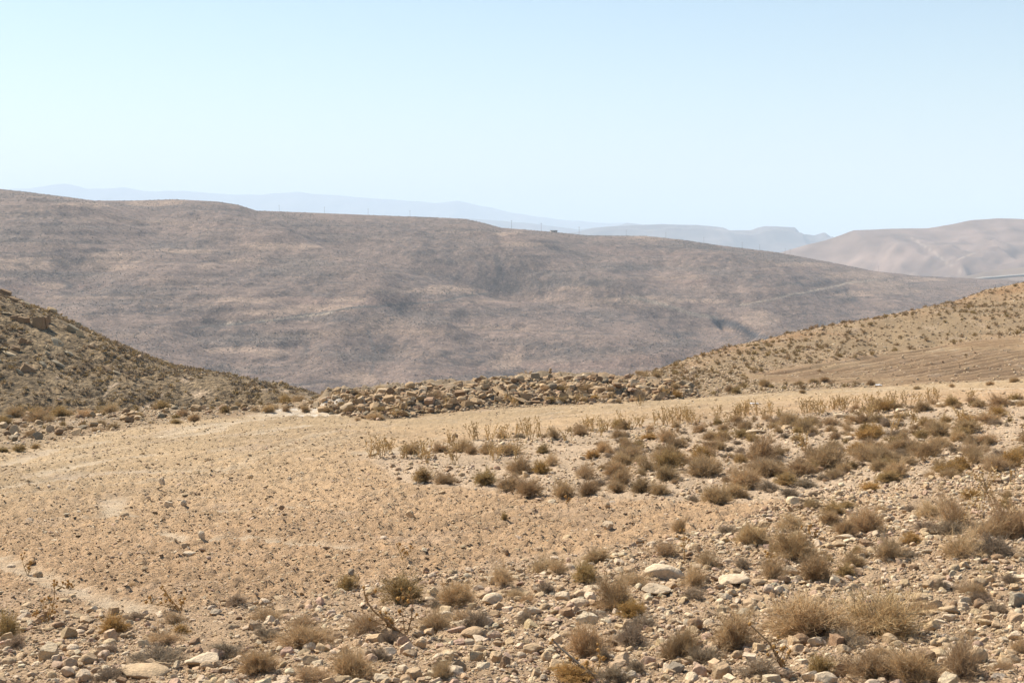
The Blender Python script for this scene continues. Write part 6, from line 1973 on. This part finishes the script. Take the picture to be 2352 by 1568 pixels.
rag(*c6(490, 893)[:2], .3, "crumpled white plastic scrap on the smooth strip above the golden weeds", 2)
rag(*c6(1350, 762)[:2], .26, "small white scrap by the red ploughland's lower edge", 5)
LANDMARKS += [("white scrap", *c6(490, 885)[:2]), ("white dusty patch", 705, 947), ("hill's pale crest ledges", 1850, 752), ("plough line's left end", 1700, 858), ("red ploughland's middle", 2080, 830), ("hill's skyline at the right edge", 2330, 660),
              ("hill's reddish ledge crag", 2215, 690), ("foot of the hill's skyline", 1500, 850), ("field's far left corner", 60, 1025), ("lower dusty track", 200, 1365), ("upper track lines", 480, 985), ("dip between the hills", 690, 915)]

# ------------------------------------------------------------------ a label for each remaining thing, from what it looks like and what it is next to
ORD = ["first", "second", "third", "fourth", "fifth", "sixth", "seventh", "eighth", "ninth", "tenth", "eleventh", "twelfth"]


def size_word(kind, s, px=0):
    if kind == 'shrub': return "small" if s < .34 else ("mid-sized" if s < .55 else "broad")
    if kind == 'weed': return "short" if s < .36 else ("tall" if s > .45 else "")
    if kind == 'rubble': return "small" if s < .32 else ("" if s < .5 else "large")
    return "small" if s < .085 else ("" if s < .16 else "large")


def rel(t, lm):
    dx, dy = t['px'] - lm[1], (t['py'] - lm[2])
    d = math.hypot(dx, dy * 1.6)
    near_ = "just " if d < 45 else ("" if d < 120 else "well ")
    if abs(dy) * 1.9 > abs(dx):
        w = "behind" if dy < 0 else "in front of"
    else:
        w = "left of" if dx < 0 else "right of"
    return f"{near_}{w} the {lm[0]}"


def nth_lm(t, k):
    return sorted(LANDMARKS, key=lambda L: (t['px'] - L[1]) ** 2 + (1.8 * (t['py'] - L[2])) ** 2)[k]


def base_label(t, k):
    w = [size_word(t['kind'], t['size']), t['word'], t.get('form', ''), t['noun'], rel(t, nth_lm(t, k))]
    return " ".join(x for x in w if x)


by = {}
for t in things_to_label:
    by.setdefault(base_label(t, 0), []).append(t)
second = {}
for lab, ts in by.items():
    if len(ts) == 1:
        ts[0]['lab'] = lab
    else:
        ts.sort(key=lambda t: t['px'])
        for i, t in enumerate(ts):
            pos = "leftmost" if i == 0 else ("rightmost" if i == len(ts) - 1 else ORD[i] + " from left")
            t['lab'] = lab + ", " + (pos if len(ts) > 2 else ("the left one" if i == 0 else "the right one"))
seen = set()
for t in things_to_label:
    l = t['lab'].replace("  ", " ")
    w = l.split()
    if len(w) > 16: l = " ".join(x for x in w if x not in ("just", "well", "mid-sized"))
    l2 = l; 
    t['o']["label"] = l2
    if l2 in seen: print("dup", l2)
    seen.add(l2)

# ------------------------------------------------------------------ the air
v, f = box(-32000, 32000, -60, 32000, BASE - 260, 800)
hm = bpy.data.materials.new("haze_air"); hm.use_nodes = True
nt = hm.node_tree; nt.nodes.clear()
ho = nt.nodes.new("ShaderNodeOutputMaterial"); hv = nt.nodes.new("ShaderNodeVolumePrincipled")
hv.inputs["Color"].default_value = (0.715, 0.862, 1.0, 1)
hv.inputs["Density"].default_value = HAZE_DENSITY
hv.inputs["Anisotropy"].default_value = 0.0
nt.links.new(hv.outputs[0], ho.inputs["Volume"])
if hasattr(hm, "cycles"): hm.cycles.homogeneous_volume = True
m_ = mesh_from("haze", v, tris=f)
o = add("haze", m_, hm)
tag(o, "thin blue haze filling the valley air", "haze", kind="stuff")
